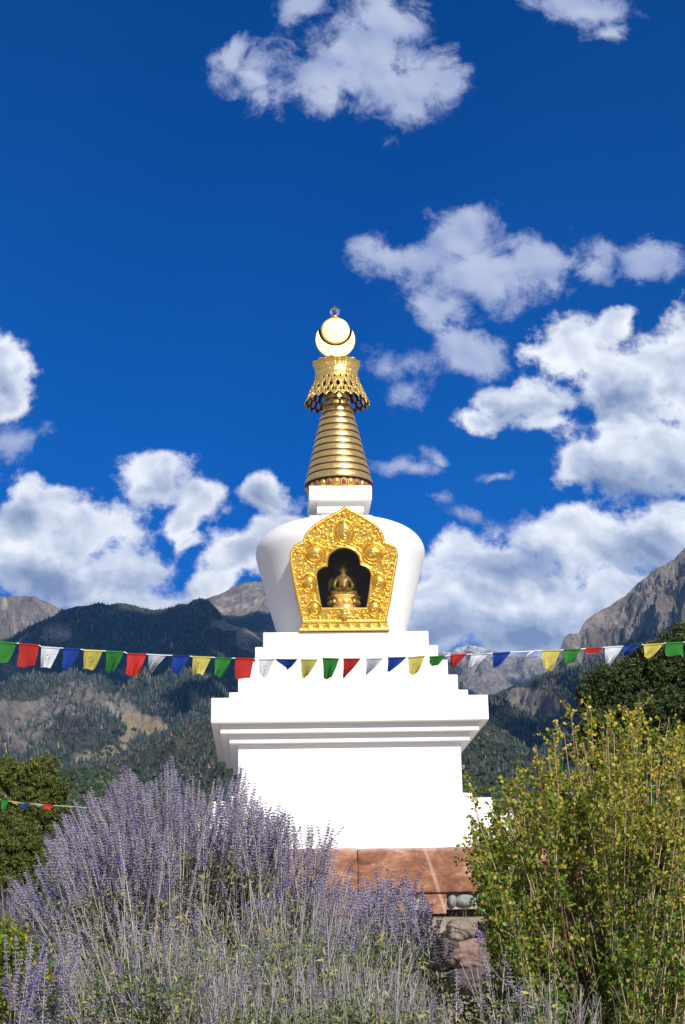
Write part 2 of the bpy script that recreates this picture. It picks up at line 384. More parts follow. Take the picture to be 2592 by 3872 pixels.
# spire: dark core and thirteen gilded rings
rc = lambda z: 0.519-0.234*(z-8.098)
bm = bmesh.new(); lathe(bm, [(rc(7.93)-.011, 7.925), (rc(9.75)-.011, 9.75)], 96)
obj('spire_core', bm, brown, ST, smooth=True)
for i in range(14):
    z0 = 7.962+0.1205*i; z1 = z0+0.094
    bm = bmesh.new()
    pr = [(rc(z0)-.014, z0), (rc(z0)-.003, z0+.001), (rc(z0), z0+.004), (rc(z0)+.001, z0+.03), (rc(z1)+.001, z1-.012), (rc(z1)-.003, z1-.002), (rc(z1)-.014, z1)]
    if i == 0: pr[0:2] = [(0.50, 7.925), (0.549, 7.930), (0.549, 7.955)]
    lathe(bm, pr, 112); 
    for f in list(bm.faces)[:112]: f.material_index = 1
    o = obj('spire_ring', bm, [gold_spire, brown], ST); shade_auto(o, 35)
bm = bmesh.new(); lathe(bm, [(0.44, 7.935), (0.552, 7.928), (0.553, 7.947), (0.44, 7.949)], 112); obj('spire_skirt', bm, brown, ST, smooth=True)
# pierced canopy
cp = np.array([(9.335, .548), (9.45, .492), (9.60, .432), (9.72, .378), (9.80, .352), (9.90, .343), (9.98, .356), (10.03, .378), (10.075, .408)])
NA, NZ = 420, 120
zz = np.linspace(9.335, 10.075, NZ); rr = np.interp(zz, cp[:, 0], cp[:, 1])
k3 = np.array([1, 2, 3, 2, 1])/9; rr[3:-3] = np.convolve(rr, k3, 'same')[3:-3]
T = np.linspace(0, 2*PI, NA, endpoint=False)
TT, ZZ = np.meshgrid(T, zz); RR = np.repeat(rr[:, None], NA, 1)
seg = 24; ph = (TT*seg/(2*PI)) % 1.0; ph2 = (TT*seg/(2*PI)+.5) % 1.0
cellw = lambda p: np.abs(p-.5)*2
hole = ((np.abs(ZZ-9.725)/0.032+cellw(ph)/0.38) < 1) | ((np.abs(ZZ-9.63)/0.022+cellw(ph2)/0.22) < 1)
hole |= (((ZZ-9.565)/0.045)**2+((cellw(ph2)-0.22)/0.19)**2 < 1)
hole |= (((ZZ-9.462)/0.044)**2+((cellw(ph)-0.32)/0.20)**2 < 1)
edge = 9.335+0.055*np.abs(np.sin(TT*seg/1.0/2+PI/2))**0.7*1.0
edge2 = 9.335+0.05*(1-np.cos(PI*np.clip(cellw(ph)*1.15, 0, 1)))/2+.018*(cellw(ph) > .86)
low = ZZ < edge2
top = 10.075-0.028*np.clip(cellw((TT*12/(2*PI)) % 1.0)*1.3, 0, 1)
high = ZZ > top
rel = 0.006*fbm(TT*30, ZZ*60, 5, 3)+0.010*np.exp(-((ZZ-9.90)/.007)**2)+0.012*np.exp(-((ZZ-9.815)/.008)**2)
rel += 0.010*np.clip(1-np.hypot((ph-.5)*.12, ((ZZ-9.86) % .03)-.015)/.012, 0, 1)*(ZZ > 9.83)*(ZZ < 9.89)
bd = (np.sin(TT*160)*np.sin(ZZ*220)); rel += 0.008*np.clip(bd, 0, 1)*(ZZ < 9.80)
pn = (TT*12/(2*PI)) % 1.0; rel += 0.012*((np.abs(pn-.5) > .46) & (ZZ > 9.93)) + 0.010*np.clip(1-np.hypot((cellw(pn)-.6)*.1, ((ZZ-9.95) % .035)-.017)/.012, 0, 1)*(ZZ > 9.93)
RR = RR+rel
vx = np.stack([RR*np.cos(TT), RR*np.sin(TT), ZZ], -1).reshape(-1, 3)
i, j = np.meshgrid(np.arange(NZ-1), np.arange(NA), indexing='ij'); j2 = (j+1) % NA
q = np.stack([i*NA+j, i*NA+j2, (i+1)*NA+j2, (i+1)*NA+j], -1).reshape(-1, 4)
bad = (hole | low | high).ravel(); keep = ~bad[q].any(1)
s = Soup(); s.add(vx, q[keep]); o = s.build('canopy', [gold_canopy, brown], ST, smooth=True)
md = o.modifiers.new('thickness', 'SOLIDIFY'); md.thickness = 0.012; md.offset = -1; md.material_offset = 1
bm = bmesh.new(); lathe(bm, [(0.0, 9.93), (0.30, 9.94), (0.338, 9.945), (0.30, 9.97), (0.0, 9.985)], 48); obj('canopy_plate', bm, gold_spire, ST, smooth=True)
bm = bmesh.new(); lathe(bm, [(0.10, 9.96), (0.13, 10.02), (0.09, 10.08), (0.06, 10.18)], 32); obj('moon_seat', bm, gold_spire, ST, smooth=True)
# crescent moon, sun disc, crystal
def slab(name, pts, y0, y1, m, bev=0.008):
    bm = bmesh.new(); vs = [bm.verts.new((x, y0, z)) for x, z in pts]; f = bm.faces.new(vs)
    r = bmesh.ops.extrude_face_region(bm, geom=[f]); bmesh.ops.translate(bm, verts=[e for e in r['geom'] if isinstance(e, bmesh.types.BMVert)], vec=(0, y1-y0, 0))
    return bm
pts = [(0.327*math.cos(a), 10.49+0.327*math.sin(a)) for a in np.linspace(math.radians(149.5), math.radians(390.5), 60)]
pts += [(0.284*math.cos(a), 10.66+0.284*math.sin(a)) for a in np.linspace(math.radians(-0.5), math.radians(-179.5), 50)]
pts = [(x-.008, z) for x, z in pts]
bm = slab('moon', pts, -0.035, 0.045, gold_disc)
o = obj('moon_crescent', bm, gold_disc, ST); bv = o.modifiers.new('bevel', 'BEVEL'); bv.width = 0.006; bv.segments = 2; bv.limit_method = 'ANGLE'
bm = bmesh.new(); rings = []
for r_, y_0 in ((0.0, -.052), (.12, -.051), (.20, -.049), (.236, -.046), (.246, -.034), (.246, .02), (.238, .04), (.12, .055), (0, .06)):
    rings.append([bm.verts.new((-.005+r_*math.cos(2*PI*k/64), y_0, 10.643+r_*math.sin(2*PI*k/64))) for k in range(64)])
for a, b in zip(rings, rings[1:]):
    for k in range(64): bm.faces.new((a[k], a[(k+1) % 64], b[(k+1) % 64], b[k]))
bmesh.ops.remove_doubles(bm, verts=bm.verts, dist=1e-5)
SD = obj('sun_disc', bm, gold_disc, ST); shade_auto(SD, 50)
bm = bmesh.new(); lathe(bm, [(0.0, 10.375), (0.02, 10.38), (0.02, 10.405), (0.0, 10.41)], 16, -.008); obj('disc_pin', bm, gold_spire, ST)
bm = bmesh.new(); lathe(bm, [(0.02, 10.87), (0.06, 10.885), (0.066, 10.90), (0.045, 10.915), (0.05, 10.93), (0.03, 10.94)], 32, -.008); obj('finial_collar', bm, gold_relief, ST, smooth=True)
bm = bmesh.new(); lathe(bm, [(0.0, 10.925), (0.045, 10.935), (0.078, 10.965), (0.09, 11.0), (0.083, 11.03), (0.062, 11.055), (0.035, 11.075), (0.015, 11.095), (0.0, 11.12)], 14, -.008)
bmesh.ops.remove_doubles(bm, verts=bm.verts, dist=1e-5); obj('crystal_finial', bm, crystal_m, ST)

# ------------------------------------------------------------------ gilded niche frame: leaning with the dome wall
def fy(z): return -1.225-0.165*(z-5.4)      # the frame's plane
def onframe(cx_, cy_):                      # crop measurement -> (x, z) on that plane
    px, py = 574.7+cx_*.27006, 1088.9+cy_*.27006
    P = at(px, py, -1.3)
    for _ in range(4): P = at(px, py, fy(P[2]))
    return P[0], P[2]
OUT = [(797,258),(770,282),(740,300),(690,328),(640,352),(600,376),(560,400),(528,424),(500,450),(475,480),(456,512),(446,540),(443,562),(420,567),(390,580),(365,600),(345,625),(335,652),(331,690),(338,740),(345,790),(360,870),(375,950),(405,1080),(440,1238),
       (1140,1236),(1175,1080),(1200,930),(1211,860),(1222,790),(1232,740),(1240,680),(1237,650),(1228,622),(1212,600),(1190,583),(1160,567),(1130,560),(1127,535),(1118,505),(1100,470),(1075,432),(1040,400),(1000,372),(950,343),(900,315),(850,290),(820,270)]
INN = [(785,606),(740,613),(700,635),(672,660),(655,690),(648,725),(647,765),(620,768),(595,778),(570,797),(556,825),(553,855),(560,905),(575,1000),(597,1120),
       (980,1120),(1000,990),(1012,900),(1018,850),(1012,820),(998,790),(970,768),(925,752),(924,725),(916,690),(900,660),(880,638),(850,620),(820,610)]
OUTw = np.array([onframe(*q) for q in OUT]); INNw = np.array([onframe(*q) for q in INN])
def smooth_closed(P, n, corners=()):
    P = np.asarray(P); d = np.linalg.norm(np.roll(P, -1, 0)-P, axis=1); t = np.concatenate([[0], np.cumsum(d)])
    u = np.linspace(0, t[-1], n, endpoint=False); Q = np.vstack([P, P[:1]])
    return np.stack([np.interp(u, t, Q[:, 0]), np.interp(u, t, Q[:, 1])], 1)
def inside(P, x, z):
    r = np.zeros(x.shape, bool); n = len(P)
    for i in range(n):
        x0, z0 = P[i]; x1, z1 = P[(i+1) % n]
        if z0 == z1: continue
        c = ((z0 > z) != (z1 > z)) & (x < (x1-x0)*(z-z0)/(z1-z0)+x0); r ^= c
    return r
def dist(P, x, z):
    d = np.full(x.shape, 9.0)
    for i in range(len(P)):
        a = P[i]; b = P[(i+1) % len(P)]; ab = b-a; t = np.clip(((x-a[0])*ab[0]+(z-a[1])*ab[1])/(ab@ab+1e-12), 0, 1)
        d = np.minimum(d, np.hypot(x-a[0]-t*ab[0], z-a[1]-t*ab[1]))
    return d
hx = 0.0052; gx = np.arange(-.86, .86, hx); gz = np.arange(5.38, 7.26, hx)
GX, GZ = np.meshgrid(gx, gz)
ino = inside(OUTw, GX, GZ) & ~inside(INNw, GX, GZ); dO = dist(OUTw, GX, GZ); dI = dist(INNw, GX, GZ)
H = np.zeros_like(GX)
def dab(x, z, r, h, flatn=1.0):
    i0 = int((z-r-gz[0])/hx); i1 = int((z+r-gz[0])/hx)+2; j0 = int((x-r-gx[0])/hx); j1 = int((x+r-gx[0])/hx)+2
    i0 = max(i0, 0); j0 = max(j0, 0)
    if i1 <= i0 or j1 <= j0: return
    a = np.hypot(GX[i0:i1, j0:j1]-x, GZ[i0:i1, j0:j1]-z)/r
    H[i0:i1, j0:j1] = np.maximum(H[i0:i1, j0:j1], h*np.sqrt(np.clip(1-a*a, 0, 1)))
GEMS = [(790, 482, 66, 72, 90), (545, 662, 72, 60, 180), (1035, 657, 72, 60, 0), (493, 908, 50, 54, 180), (1082, 903, 50, 54, 0), (538, 1125, 44, 46, 180), (1045, 1120, 44, 46, 0)]
GW = []
for gx_, gy_, a, b, ang in GEMS:
    x, z = onframe(gx_, gy_); GW.append((x, z, a*.00178, b*.0020, ang))
rs = np.random.default_rng(5)
for k in range(620):       # scrolling tendrils of small knobs
    x = rs.uniform(-.84, .84); z = rs.uniform(5.4, 7.2); a = rs.uniform(0, 2*PI); tw = rs.choice([-1, 1])*rs.uniform(35, 75); st = rs.uniform(.009, .012)
    r0 = rs.uniform(.009, .015)
    for q in range(rs.integers(4, 9)):
        dab(x, z, r0*(1-.07*q), 0.034*rs.uniform(.7, 1.1)); x += st*math.cos(a); z += st*math.sin(a); a += math.radians(tw)*.6; tw *= 1.08
for k in range(900): dab(rs.uniform(-.84, .84), rs.uniform(5.4, 7.2), rs.uniform(.007, .016), rs.uniform(.018, .036))
for k in range(70): dab(rs.uniform(-.8, .8), rs.uniform(5.4, 7.1), rs.uniform(.018, .026), rs.uniform(.034, .044))
rimO = (dO < .034); rimI = (dI < .034)
ang_ = np.arctan2(GZ-6.3, GX); rope = 0.5+0.5*np.sin((GX+GZ)*230)
H = np.where(rimO, .018+.012*np.sqrt(np.clip(1-((dO-.017)/.013)**2, 0, 1))*(.55+.45*rope), H)
H = np.where(rimI, .020+.010*np.sqrt(np.clip(1-((dI-.012)/.010)**2, 0, 1))+.006*(dI > .024), H)
H = np.where((dO > .034) & (dO < .040) | (dI > .034) & (dI < .040), 0.0, H)
for x, z, a, b, ang in GW:
    e = np.hypot((GX-x)/a, (GZ-z)/b); H = np.where((e < 1.42) & (e > .9), .010+.020*np.sqrt(np.clip(1-((e-1.27)/.10)**2, 0, 1)), H); H = np.where(e <= 1.13, 0.0, H)
H += .0025*fbm(GX*40, GZ*40, 3, 3)
Yf = -1.225-0.165*(GZ-5.4)-H
idx = -np.ones(GX.shape, int); idx[ino] = np.arange(ino.sum())
V = np.stack([GX[ino], Yf[ino], GZ[ino]], -1)
q = np.stack([idx[:-1, :-1], idx[:-1, 1:], idx[1:, 1:], idx[1:, :-1]], -1).reshape(-1, 4); q = q[(q >= 0).all(1)]
s = Soup(); s.add(V, q)
def wallstrip(P, d0, d1):
    P = smooth_closed(P, 400); n = len(P); i = np.arange(n); k = (i+1) % n
    a = np.stack([P[:, 0], fy(P[:, 1])-d0, P[:, 1]], 1); b = np.stack([P[:, 0], fy(P[:, 1])+d1, P[:, 1]], 1)
    s.add(np.vstack([a, b]), np.stack([i, k, k+n, i+n], 1))
wallstrip(OUTw, .022, .42); wallstrip(INNw, .020, .10)
for P, rad, dd in ((OUTw, .010, .018), (INNw, .007, .018)):
    Q = smooth_closed(P, 500); Q = np.vstack([Q, Q[:2]]); s.tube(np.stack([Q[:, 0], fy(Q[:, 1])-dd, Q[:, 1]], 1), rad, 6)
FR = s.build('niche_frame', gold_relief, ST, smooth=True)
for x, z, a, b, ang in GW:
    s = Soup(); m_, n_ = 20, 36
    uu = np.linspace(0, 1, m_)[:, None]; th = np.linspace(0, 2*PI, n_, endpoint=False)[None]
    R_ = uu*np.ones_like(th)
    d = math.radians(ang); pk = 1+.22*np.exp(-((((th-d+PI) % (2*PI))-PI)/.30)**2)
    X = R_*a*pk*np.cos(th); Z = R_*b*pk*np.sin(th); hgt = .075*a/.11*np.sqrt(np.clip(1-R_**2, 0, 1))
    # the swirl: a comma-shaped ridge on the jewel
    sx = -math.cos(d)*.30 if ang != 90 else .05; sz = -.28
    rr_ = np.hypot(R_*np.cos(th)-sx, R_*np.sin(th)-sz); aa_ = np.arctan2(R_*np.sin(th)-sz, (R_*np.cos(th)-sx)*(1 if math.cos(d) < 0.5 else -1))
    hgt = hgt+.013*np.exp(-((rr_-.16-.055*(aa_+PI)/2)/.06)**2)-.016*np.exp(-((rr_-.27-.055*(aa_+PI)/2)/.05)**2)*(R_ < .93)
    v = np.stack([x+X, fy(z+Z)-.010-hgt, z+Z], -1).reshape(-1, 3)
    i, j = np.meshgrid(np.arange(m_-1), np.arange(n_), indexing='ij'); j2 = (j+1) % n_
    s.add(v, np.stack([i*n_+j, i*n_+j2, (i+1)*n_+j2, (i+1)*n_+j], -1).reshape(-1, 4))
    s.build('frame_jewel', gold_relief, FR, smooth=True)
# vase ornament below the opening
x0, z0 = onframe(790, 1178)
bm = bmesh.new(); lathe(bm, [(0.0, z0-.075), (.05, z0-.07), (.035, z0-.05), (.06, z0-.03), (.085, z0), (.06, z0+.02), (.045, z0+.03), (.06, z0+.042), (.06, z0+.065), (0, z0+.07)], 24, x0, fy(z0)-.01)
obj('vase_ornament', bm, gold_relief, FR, smooth=True)
# lotus sill under the frame
s = Soup()
xs = np.linspace(-.635, .615, 3)
prf = [(0.0, 5.395), (-.06, 5.40), (-.085, 5.385), (-.075, 5.365), (-.10, 5.33), (-.135, 5.285), (-.14, 5.262), (-.10, 5.25), (0.25, 5.25)]
wid = [.63, .635, .65, .645, .655, .675, .685, .675, .66]
for k in range(len(prf)-1):
    (ya, za), (yb, zb) = prf[k], prf[k+1]; y0 = -1.18
    s.add([(-wid[k]-.012, y0+ya, za), (wid[k]-.018, y0+ya, za), (wid[k+1]-.018, y0+yb, zb), (-wid[k+1]-.012, y0+yb, zb)], [[0, 1, 2, 3]])
for sg in (-1, 1):
    r_ = [(sg*wid[k]-.015, -1.18+prf[k][0], prf[k][1]) for k in range(len(prf))]; c_ = (sg*.62-.015, -1.1, 5.3)
    s.add(r_+[c_], [[k, k+1, len(prf)] for k in range(len(prf)-1)])
SL = s.build('lotus_sill', gold_relief, FR)
s = Soup()
for k in range(8):
    xc = -.555+k*.155-.0
    for (w_, h_, dz, pr) in ((.070, .062, .005, .02), (.040, .040, .012, .045)):
        m_, n_ = 6, 20; uu = np.linspace(0, 1, m_)[:, None]; th = np.linspace(0, 2*PI, n_, endpoint=False)[None]
        X = uu*w_*np.cos(th); Zl = uu*h_*np.sin(th)*np.where(np.sin(th) < 0, 1.0, .8)
        z = 5.315+dz+Zl; y = -1.29-.35*(5.33-z)-pr*np.sqrt(np.clip(1-uu**2, 0, 1))
        v = np.stack([xc+X, y, z+0*X], -1).reshape(-1, 3)
        i, j = np.meshgrid(np.arange(m_-1), np.arange(n_), indexing='ij'); j2 = (j+1) % n_
        s.add(v, np.stack([i*n_+j, i*n_+j2, (i+1)*n_+j2, (i+1)*n_+j], -1).reshape(-1, 4))
s.build('sill_petals', gold_relief, FR, smooth=True)
# recess lining and glass
bm = bmesh.new(); x0, x1, z0, z1, yb = -.50, .50, 5.48, 6.68, -.55
c = [bm.verts.new(p) for p in ((x0, fy(z0)+.09, z0), (x1, fy(z0)+.09, z0), (x1, yb, z0), (x0, yb, z0), (x0, fy(z1)+.09, z1), (x1, fy(z1)+.09, z1), (x1, yb, z1), (x0, yb, z1))]
for f in ((0, 1, 2, 3), (4, 5, 6, 7), (0, 3, 7, 4), (1, 2, 6, 5), (2, 3, 7, 6)): bm.faces.new([c[k] for k in f])
obj('niche_lining', bm, niche_blue, ST)
bm = bmesh.new(); vs = [bm.verts.new((x, fy(z)+.05, z)) for x, z in [(p[0]*1.02, 6.08+(p[1]-6.08)*1.02) for p in INNw]]; bm.faces.new(vs)
obj('glass_pane', bm, pane_m, ST)
# ------------------------------------------------------------------ seated statue in the niche
SX, SY, SZ = -.012, -1.03, 5.46
STAT = empty('seated_statue', (SX, SY, SZ), 'small gold seated figure with folded legs on a lotus throne behind the niche glass', 'statue')
def sp(bm, x, y, z, rx, ry, rz, seg=20):
    r = bmesh.ops.create_uvsphere(bm, u_segments=seg, v_segments=seg//2+2, radius=1)
    for v in r['verts']: v.co = Vector((x+v.co.x*rx, y+v.co.y*ry, z+v.co.z*rz))
bm = bmesh.new(); lathe(bm, [(.0, 5.46), (.245, 5.46), (.245, 5.60), (.25, 5.605), (.25, 5.655), (.235, 5.665), (0, 5.67)], 48, SX, SY); obj('pedestal', bm, gold_spire, STAT)
bm = bmesh.new(); lathe(bm, [(0, 5.66), (.20, 5.665), (.235, 5.69), (.222, 5.74), (.205, 5.76), (.262, 5.80), (.262, 5.815), (0, 5.82)], 48, SX, SY); LT = obj('lotus_throne', bm, bronze, STAT, smooth=True)
bm = bmesh.new()
for k in range(18):
    a = 2*PI*k/18+PI/2; sp(bm, SX+.236*math.cos(a), SY+.236*math.sin(a), 5.725, .026, .026, .034, 12)
obj('throne_petals', bm, bronze, LT, smooth=True)
# the body: one skinned surface
me = bpy.data.meshes.new('body')
Vb = [(0, 0, .06, .075), (0, 0, .14, .078), (0, -.005, .24, .085), (0, 0, .315, .072), (0, -.004, .365, .034), (0, -.012, .405, .045), (0, -.012, .455, .050), (0, -.004, .50, .028), (0, 0, .525, .012)]
E_ = [(k, k+1) for k in range(8)]; P = [(x, y, z) for x, y, z, r in Vb]; R_ = [r for *_, r in Vb]
def chain(start, pts):
    prev = start
    for x, y, z, r in pts:
        P.append((x, y, z)); R_.append(r); E_.append((prev, len(P)-1)); prev = len(P)-1
    return prev
for sg in (-1, 1):
    chain(3, [(sg*.085, 0, .305, .038), (sg*.125, -.01, .25, .030), (sg*.145, -.03, .165, .027), (sg*.10, -.10, .115, .022), (sg*.035, -.135, .10, .018)])
    chain(0, [(sg*.10, -.06, .055, .052), (sg*.19, -.09, .048, .046), (sg*.12, -.155, .038, .034), (sg*.01, -.175, .035, .028)])
me.from_pydata(P, E_, []); body = bpy.data.objects.new('body', me); COL.objects.link(body); body.parent = STAT; body.location = (0, 0, .355)
sk = body.modifiers.new('skin', 'SKIN')
for k, sv in enumerate(me.skin_vertices[0].data): sv.radius = (R_[k], R_[k])
me.skin_vertices[0].data[0].use_root = True
sb = body.modifiers.new('sub', 'SUBSURF'); sb.levels = 2; sb.render_levels = 2; me.materials.append(bronze)
dg = bpy.context.evaluated_depsgraph_get(); me2 = bpy.data.meshes.new_from_object(body.evaluated_get(dg)); body.modifiers.clear(); body.data = me2
for p_ in me2.polygons: p_.use_smooth = True
me2.name = 'body'
bm = bmesh.new(); sp(bm, SX, SY-.052, SZ+.355+.435, .008, .012, .014, 8); obj('nose', bm, bronze, STAT, smooth=True)
for sg in (-1, 1):
    bm = bmesh.new(); sp(bm, SX+sg*.052, SY-.012, SZ+.355+.435, .007, .010, .026, 8); obj('ear', bm, bronze, STAT, smooth=True)
bm = bmesh.new(); lathe(bm, [(0, SZ+.455), (.03, SZ+.46), (.05, SZ+.485), (.055, SZ+.505), (.045, SZ+.51)], 20, SX, SY-.13); obj('alms_bowl', bm, gold_relief, STAT, smooth=True)
def ringobj(name, cx_, cz_, r, t, y, m):
    s = Soup(); a = np.linspace(0, 2*PI, 60); s.tube(np.stack([cx_+r*np.cos(a), np.full(60, y), cz_+r*np.sin(a)*1.05], 1), t, 6)
    m_, n_ = 2, 60; v = np.vstack([[[cx_, y+.012, cz_]], np.stack([cx_+r*np.cos(a), np.full(60, y+.012), cz_+r*np.sin(a)*1.05], 1)])
    s.add(v, [[0, 1+k, 1+(k+1) % 60] for k in range(60)]); return s.build(name, m, STAT, smooth=False)
ringobj('body_halo', SX, 6.04, .235, .007, SY+.13, flat('dark_bronze_halo', (.10, .055, .025), .4, .8))
ringobj('head_halo', SX, 6.27, .155, .006, SY+.115, flat('green_bronze_halo', (.045, .06, .035), .45, .7))
s = Soup(); rs = np.random.default_rng(3)
for k in range(34):
    a = -.55+k*(PI+1.1)/33; s.inst(np.array([(0, 0, .028), (.014, 0, 0), (0, -.014, 0), (-.014, 0, 0), (0, .014, 0), (0, 0, -.02)]), [[0, 1, 2], [0, 2, 3], [0, 3, 4], [0, 4, 1], [5, 2, 1], [5, 3, 2], [5, 4, 3], [5, 1, 4]], np.eye(3)[None]*rs.uniform(.6, .9), np.array([[SX+.30*math.cos(a), SY+.12, 6.06+.36*math.sin(a)]]))
s.build('flame_border', flat('dark_bronze_flames', (.22, .11, .04), .4, .8), STAT)
# ------------------------------------------------------------------ mountains: real height fields at kilometre distances
def b_rock(p, out):
    v = tcoord(); s_ = mapped(v, (1, 1, 0.6))
    n1 = noise(s_, 0.013, 10, 0.68); n2 = noise(s_, 0.06, 8, 0.7); n3 = noise(v, 0.0022, 4, 0.5)
    rock = ramp(n1, [(0.30, (0.075, 0.070, 0.066)), (0.45, (0.165, 0.143, 0.120)), (0.60, (0.29, 0.252, 0.208)), (0.75, (0.42, 0.375, 0.325))])
    rock = MIX(MR(n3, .45, .65, 0, .6), rock, (0.20, 0.145, 0.108))
    rock = MIX(M('MULTIPLY', MR(n2, .38, .50, 1, 0), .55), rock, (0.07, 0.062, 0.058))
    duff = MIX(MR(n2, .4, .6), (0.030, 0.034, 0.022), (0.085, 0.080, 0.058))
    c = MIX(MR(M('ADD', attr('forest'), M('MULTIPLY', M('SUBTRACT', n2, .5), .9)), .35, .62), rock, duff)
    mead = MIX(MR(n1, .35, .6), (0.24, 0.185, 0.105), (0.33, 0.26, 0.16))
    c = MIX(MR(M('ADD', attr('meadow'), M('MULTIPLY', M('SUBTRACT', n2, .5), 1.5)), .35, .75), c, mead)
    snow = M('MULTIPLY', attr('snow'), MR(noise(s_, .02, 9, .75), .45, .56))
    c = MIX(snow, c, (0.80, 0.82, 0.85))
    L(c, p.inputs['Base Color']); p.inputs['Roughness'].default_value = 0.95; p.inputs['Specular IOR Level'].default_value = 0.1
    b1 = N('ShaderNodeBump'); b1.inputs['Strength'].default_value = 0.9; b1.inputs['Distance'].default_value = 22; L(n1, b1.inputs['Height'])
    vc = voro(mapped(v, (1, 1, .45)), .028, rand=1.0); b2 = N('ShaderNodeBump'); b2.inputs['Strength'].default_value = .8; b2.inputs['Distance'].default_value = 16; L(vc, b2.inputs['Height']); L(b1.outputs[0], b2.inputs['Normal'])
    bump(p, n2, 0.9, 8, b2.outputs[0])
rock_m = mat('mountain_rock', b_rock)
def blobmask(U_, V_, blobs):      # soft lobes given in view pixels
    m = np.zeros_like(U_)
    for cx_, cy_, rx, ry in blobs: m = np.maximum(m, 1.3-((U_-cx_)/rx)**2-((V_-cy_)/ry)**2)
    return np.clip(m, 0, 1)
def topx(P):                       # world -> view pixel (for masks)
    d = P-CAM; w = d@_F; return (1296+F_PX*(d@_R)/w)/VK, (1936-F_PX*(d@_U)/w)/VK
RANGES = {}
def mk_range(name, sil, Rt, Rb, pyb, q=1.3, amp=60, fs=.004, seed=1, rows=130, step=3.0, jit=1.5, masks=None, kind='hills', sharp=.6, expose=None):
    sil = np.array(sil, float); xs = np.arange(sil[0, 0], sil[-1, 0]+.1, step); ys = np.interp(xs, sil[:, 0], sil[:, 1])
    ys = ys+jit*2*(fbm(xs*.09, xs*0, seed+50, 4, .6)-.5)
    Rt_ = Rt(xs) if callable(Rt) else np.full_like(xs, Rt)
    n = len(xs); dirs = np.array([ray(x, y) for x, y in zip(xs, ys)]); hh = np.hypot(dirs[:, 0], dirs[:, 1]); te_t = dirs[:, 2]/hh
    ux, uy = dirs[:, 0]/hh, dirs[:, 1]/hh
    db = np.array([ray(x, pyb) for x in xs]); te_b = db[:, 2]/np.hypot(db[:, 0], db[:, 1])
    t = np.linspace(0, 1, rows)[:, None]; r = Rb+(Rt_[None]-Rb)*t
    te = te_b[None]+(te_t-te_b)[None]*t**(1/q)
    z = r*te; X = CAM[0]+r*ux[None]; Y = CAM[1]+r*uy[None]
    w = np.clip((1-t)*7, 0, 1)**.8*np.clip(t*6, 0.15, 1)
    wx = 60*(fbm(X*fs*1.5, Y*fs*1.5, seed+30, 3)-.5); rid = fbm((X+wx)*fs*1.5, (Y+wx)*fs*.5, seed, 7, .55, True); fine = fbm(X*fs*9, Y*fs*5, seed+9, 5, .62, True)
    z = z+w*amp*(rid-.70)*3.2+w*amp*.42*(fine-.6)*2*sharp
    # nothing below the ridge line may rise above it
    z = np.minimum(z, r*(te_t[None]-(1-t)*.002))
    zb = [z]; Xb = [X]; Yb = [Y]
    for k, (dr, dz) in enumerate(((.02, .03), (.06, .12), (.14, .35), (.25, .8))):
        rr_ = Rt_[None]*(1+dr); Xb.append(CAM[0]+rr_*ux[None]); Yb.append(CAM[1]+rr_*uy[None]); zb.append((z[-1:]*(1-dz)))
    # front skirt
    Xb.insert(0, X[:1]); Yb.insert(0, Y[:1]); zb.insert(0, np.full_like(z[:1], -1.0))
    X = np.vstack(Xb); Y = np.vstack(Yb); Z = np.vstack(zb); m = X.shape[0]
    P = np.stack([X, Y, Z], -1).reshape(-1, 3)
    i, j = np.meshgrid(np.arange(m-1), np.arange(n-1), indexing='ij')
    f = np.stack([i*n+j, i*n+j+1, (i+1)*n+j+1, (i+1)*n+j], -1).reshape(-1, 4)
    pu, pv = topx(P); at_ = masks(pu, pv, P, seed) if masks else {}
    s = Soup(); s.add(P, f); o = s.build(name, rock_m, None, smooth=True, attrs=at_)
    tag(o, kind='structure')
    RANGES[name+str(seed)] = (P, pu, pv, at_, m, n)
    return o, P.reshape(m, n, 3), pu.reshape(m, n), pv.reshape(m, n), {k: np.asarray(a).reshape(m, n) for k, a in at_.items()}
c6 = lambda x, y: (x*.4051, 1270.3+y*.4051)
c7 = lambda x, y: (967.9+x*.38273, 1209.9+y*.38273)
noi = lambda P, f, s, o=5: fbm(P[:, 0]*f, P[:, 1]*f, s, o, .55)
def mA(u, v, P, s):
    n = noi(P, .006, s+3)
    rock = blobmask(u, v, [(575, 1465, 45, 38), (190, 1600, 110, 55), (60, 1640, 90, 40), (250, 1610, 70, 40), (130, 1450, 35, 22), (385, 1470, 30, 22), (95, 1605, 22, 16), (445, 1600, 18, 22), (250, 1400, 28, 16), (40, 1690, 80, 25), (340, 1440, 18, 14), (520, 1430, 40, 14)])
    mead = blobmask(u, v, [(330, 1660, 52, 27), (300, 1640, 28, 14), (360, 1670, 32, 13), (290, 1690, 26, 10), (215, 1735, 60, 14), (270, 1712, 40, 12)])
    return {'forest': np.clip(.92-rock*.75+(n-.5)*2.3-mead, 0, 1), 'meadow': mead}
def mBare(u, v, P, s): return {'forest': np.clip((noi(P, .004, s)-.62)*3, 0, .5)}
def mSnow(u, v, P, s): return {'forest': 0*u, 'snow': smst(P[:, 2], 1120, 1380)*.0+smst(-v, -1520, -1478)*.62}
def mC(u, v, P, s): return {'forest': np.clip(smst(v, 1375, 1430)*.7+(noi(P, .004, s)-.55)*2, 0, 1)}
def mE(u, v, P, s):
    n = noi(P, .006, s); line = np.interp(u, [1240, 1300, 1400, 1480, 1568, 1800], [1545, 1500, 1455, 1425, 1395, 1330])
    return {'forest': np.clip(smst(v-line, -10, 60)*.9+(n-.5)*1.2, 0, 1)*smst(v-line, -70, -20)}
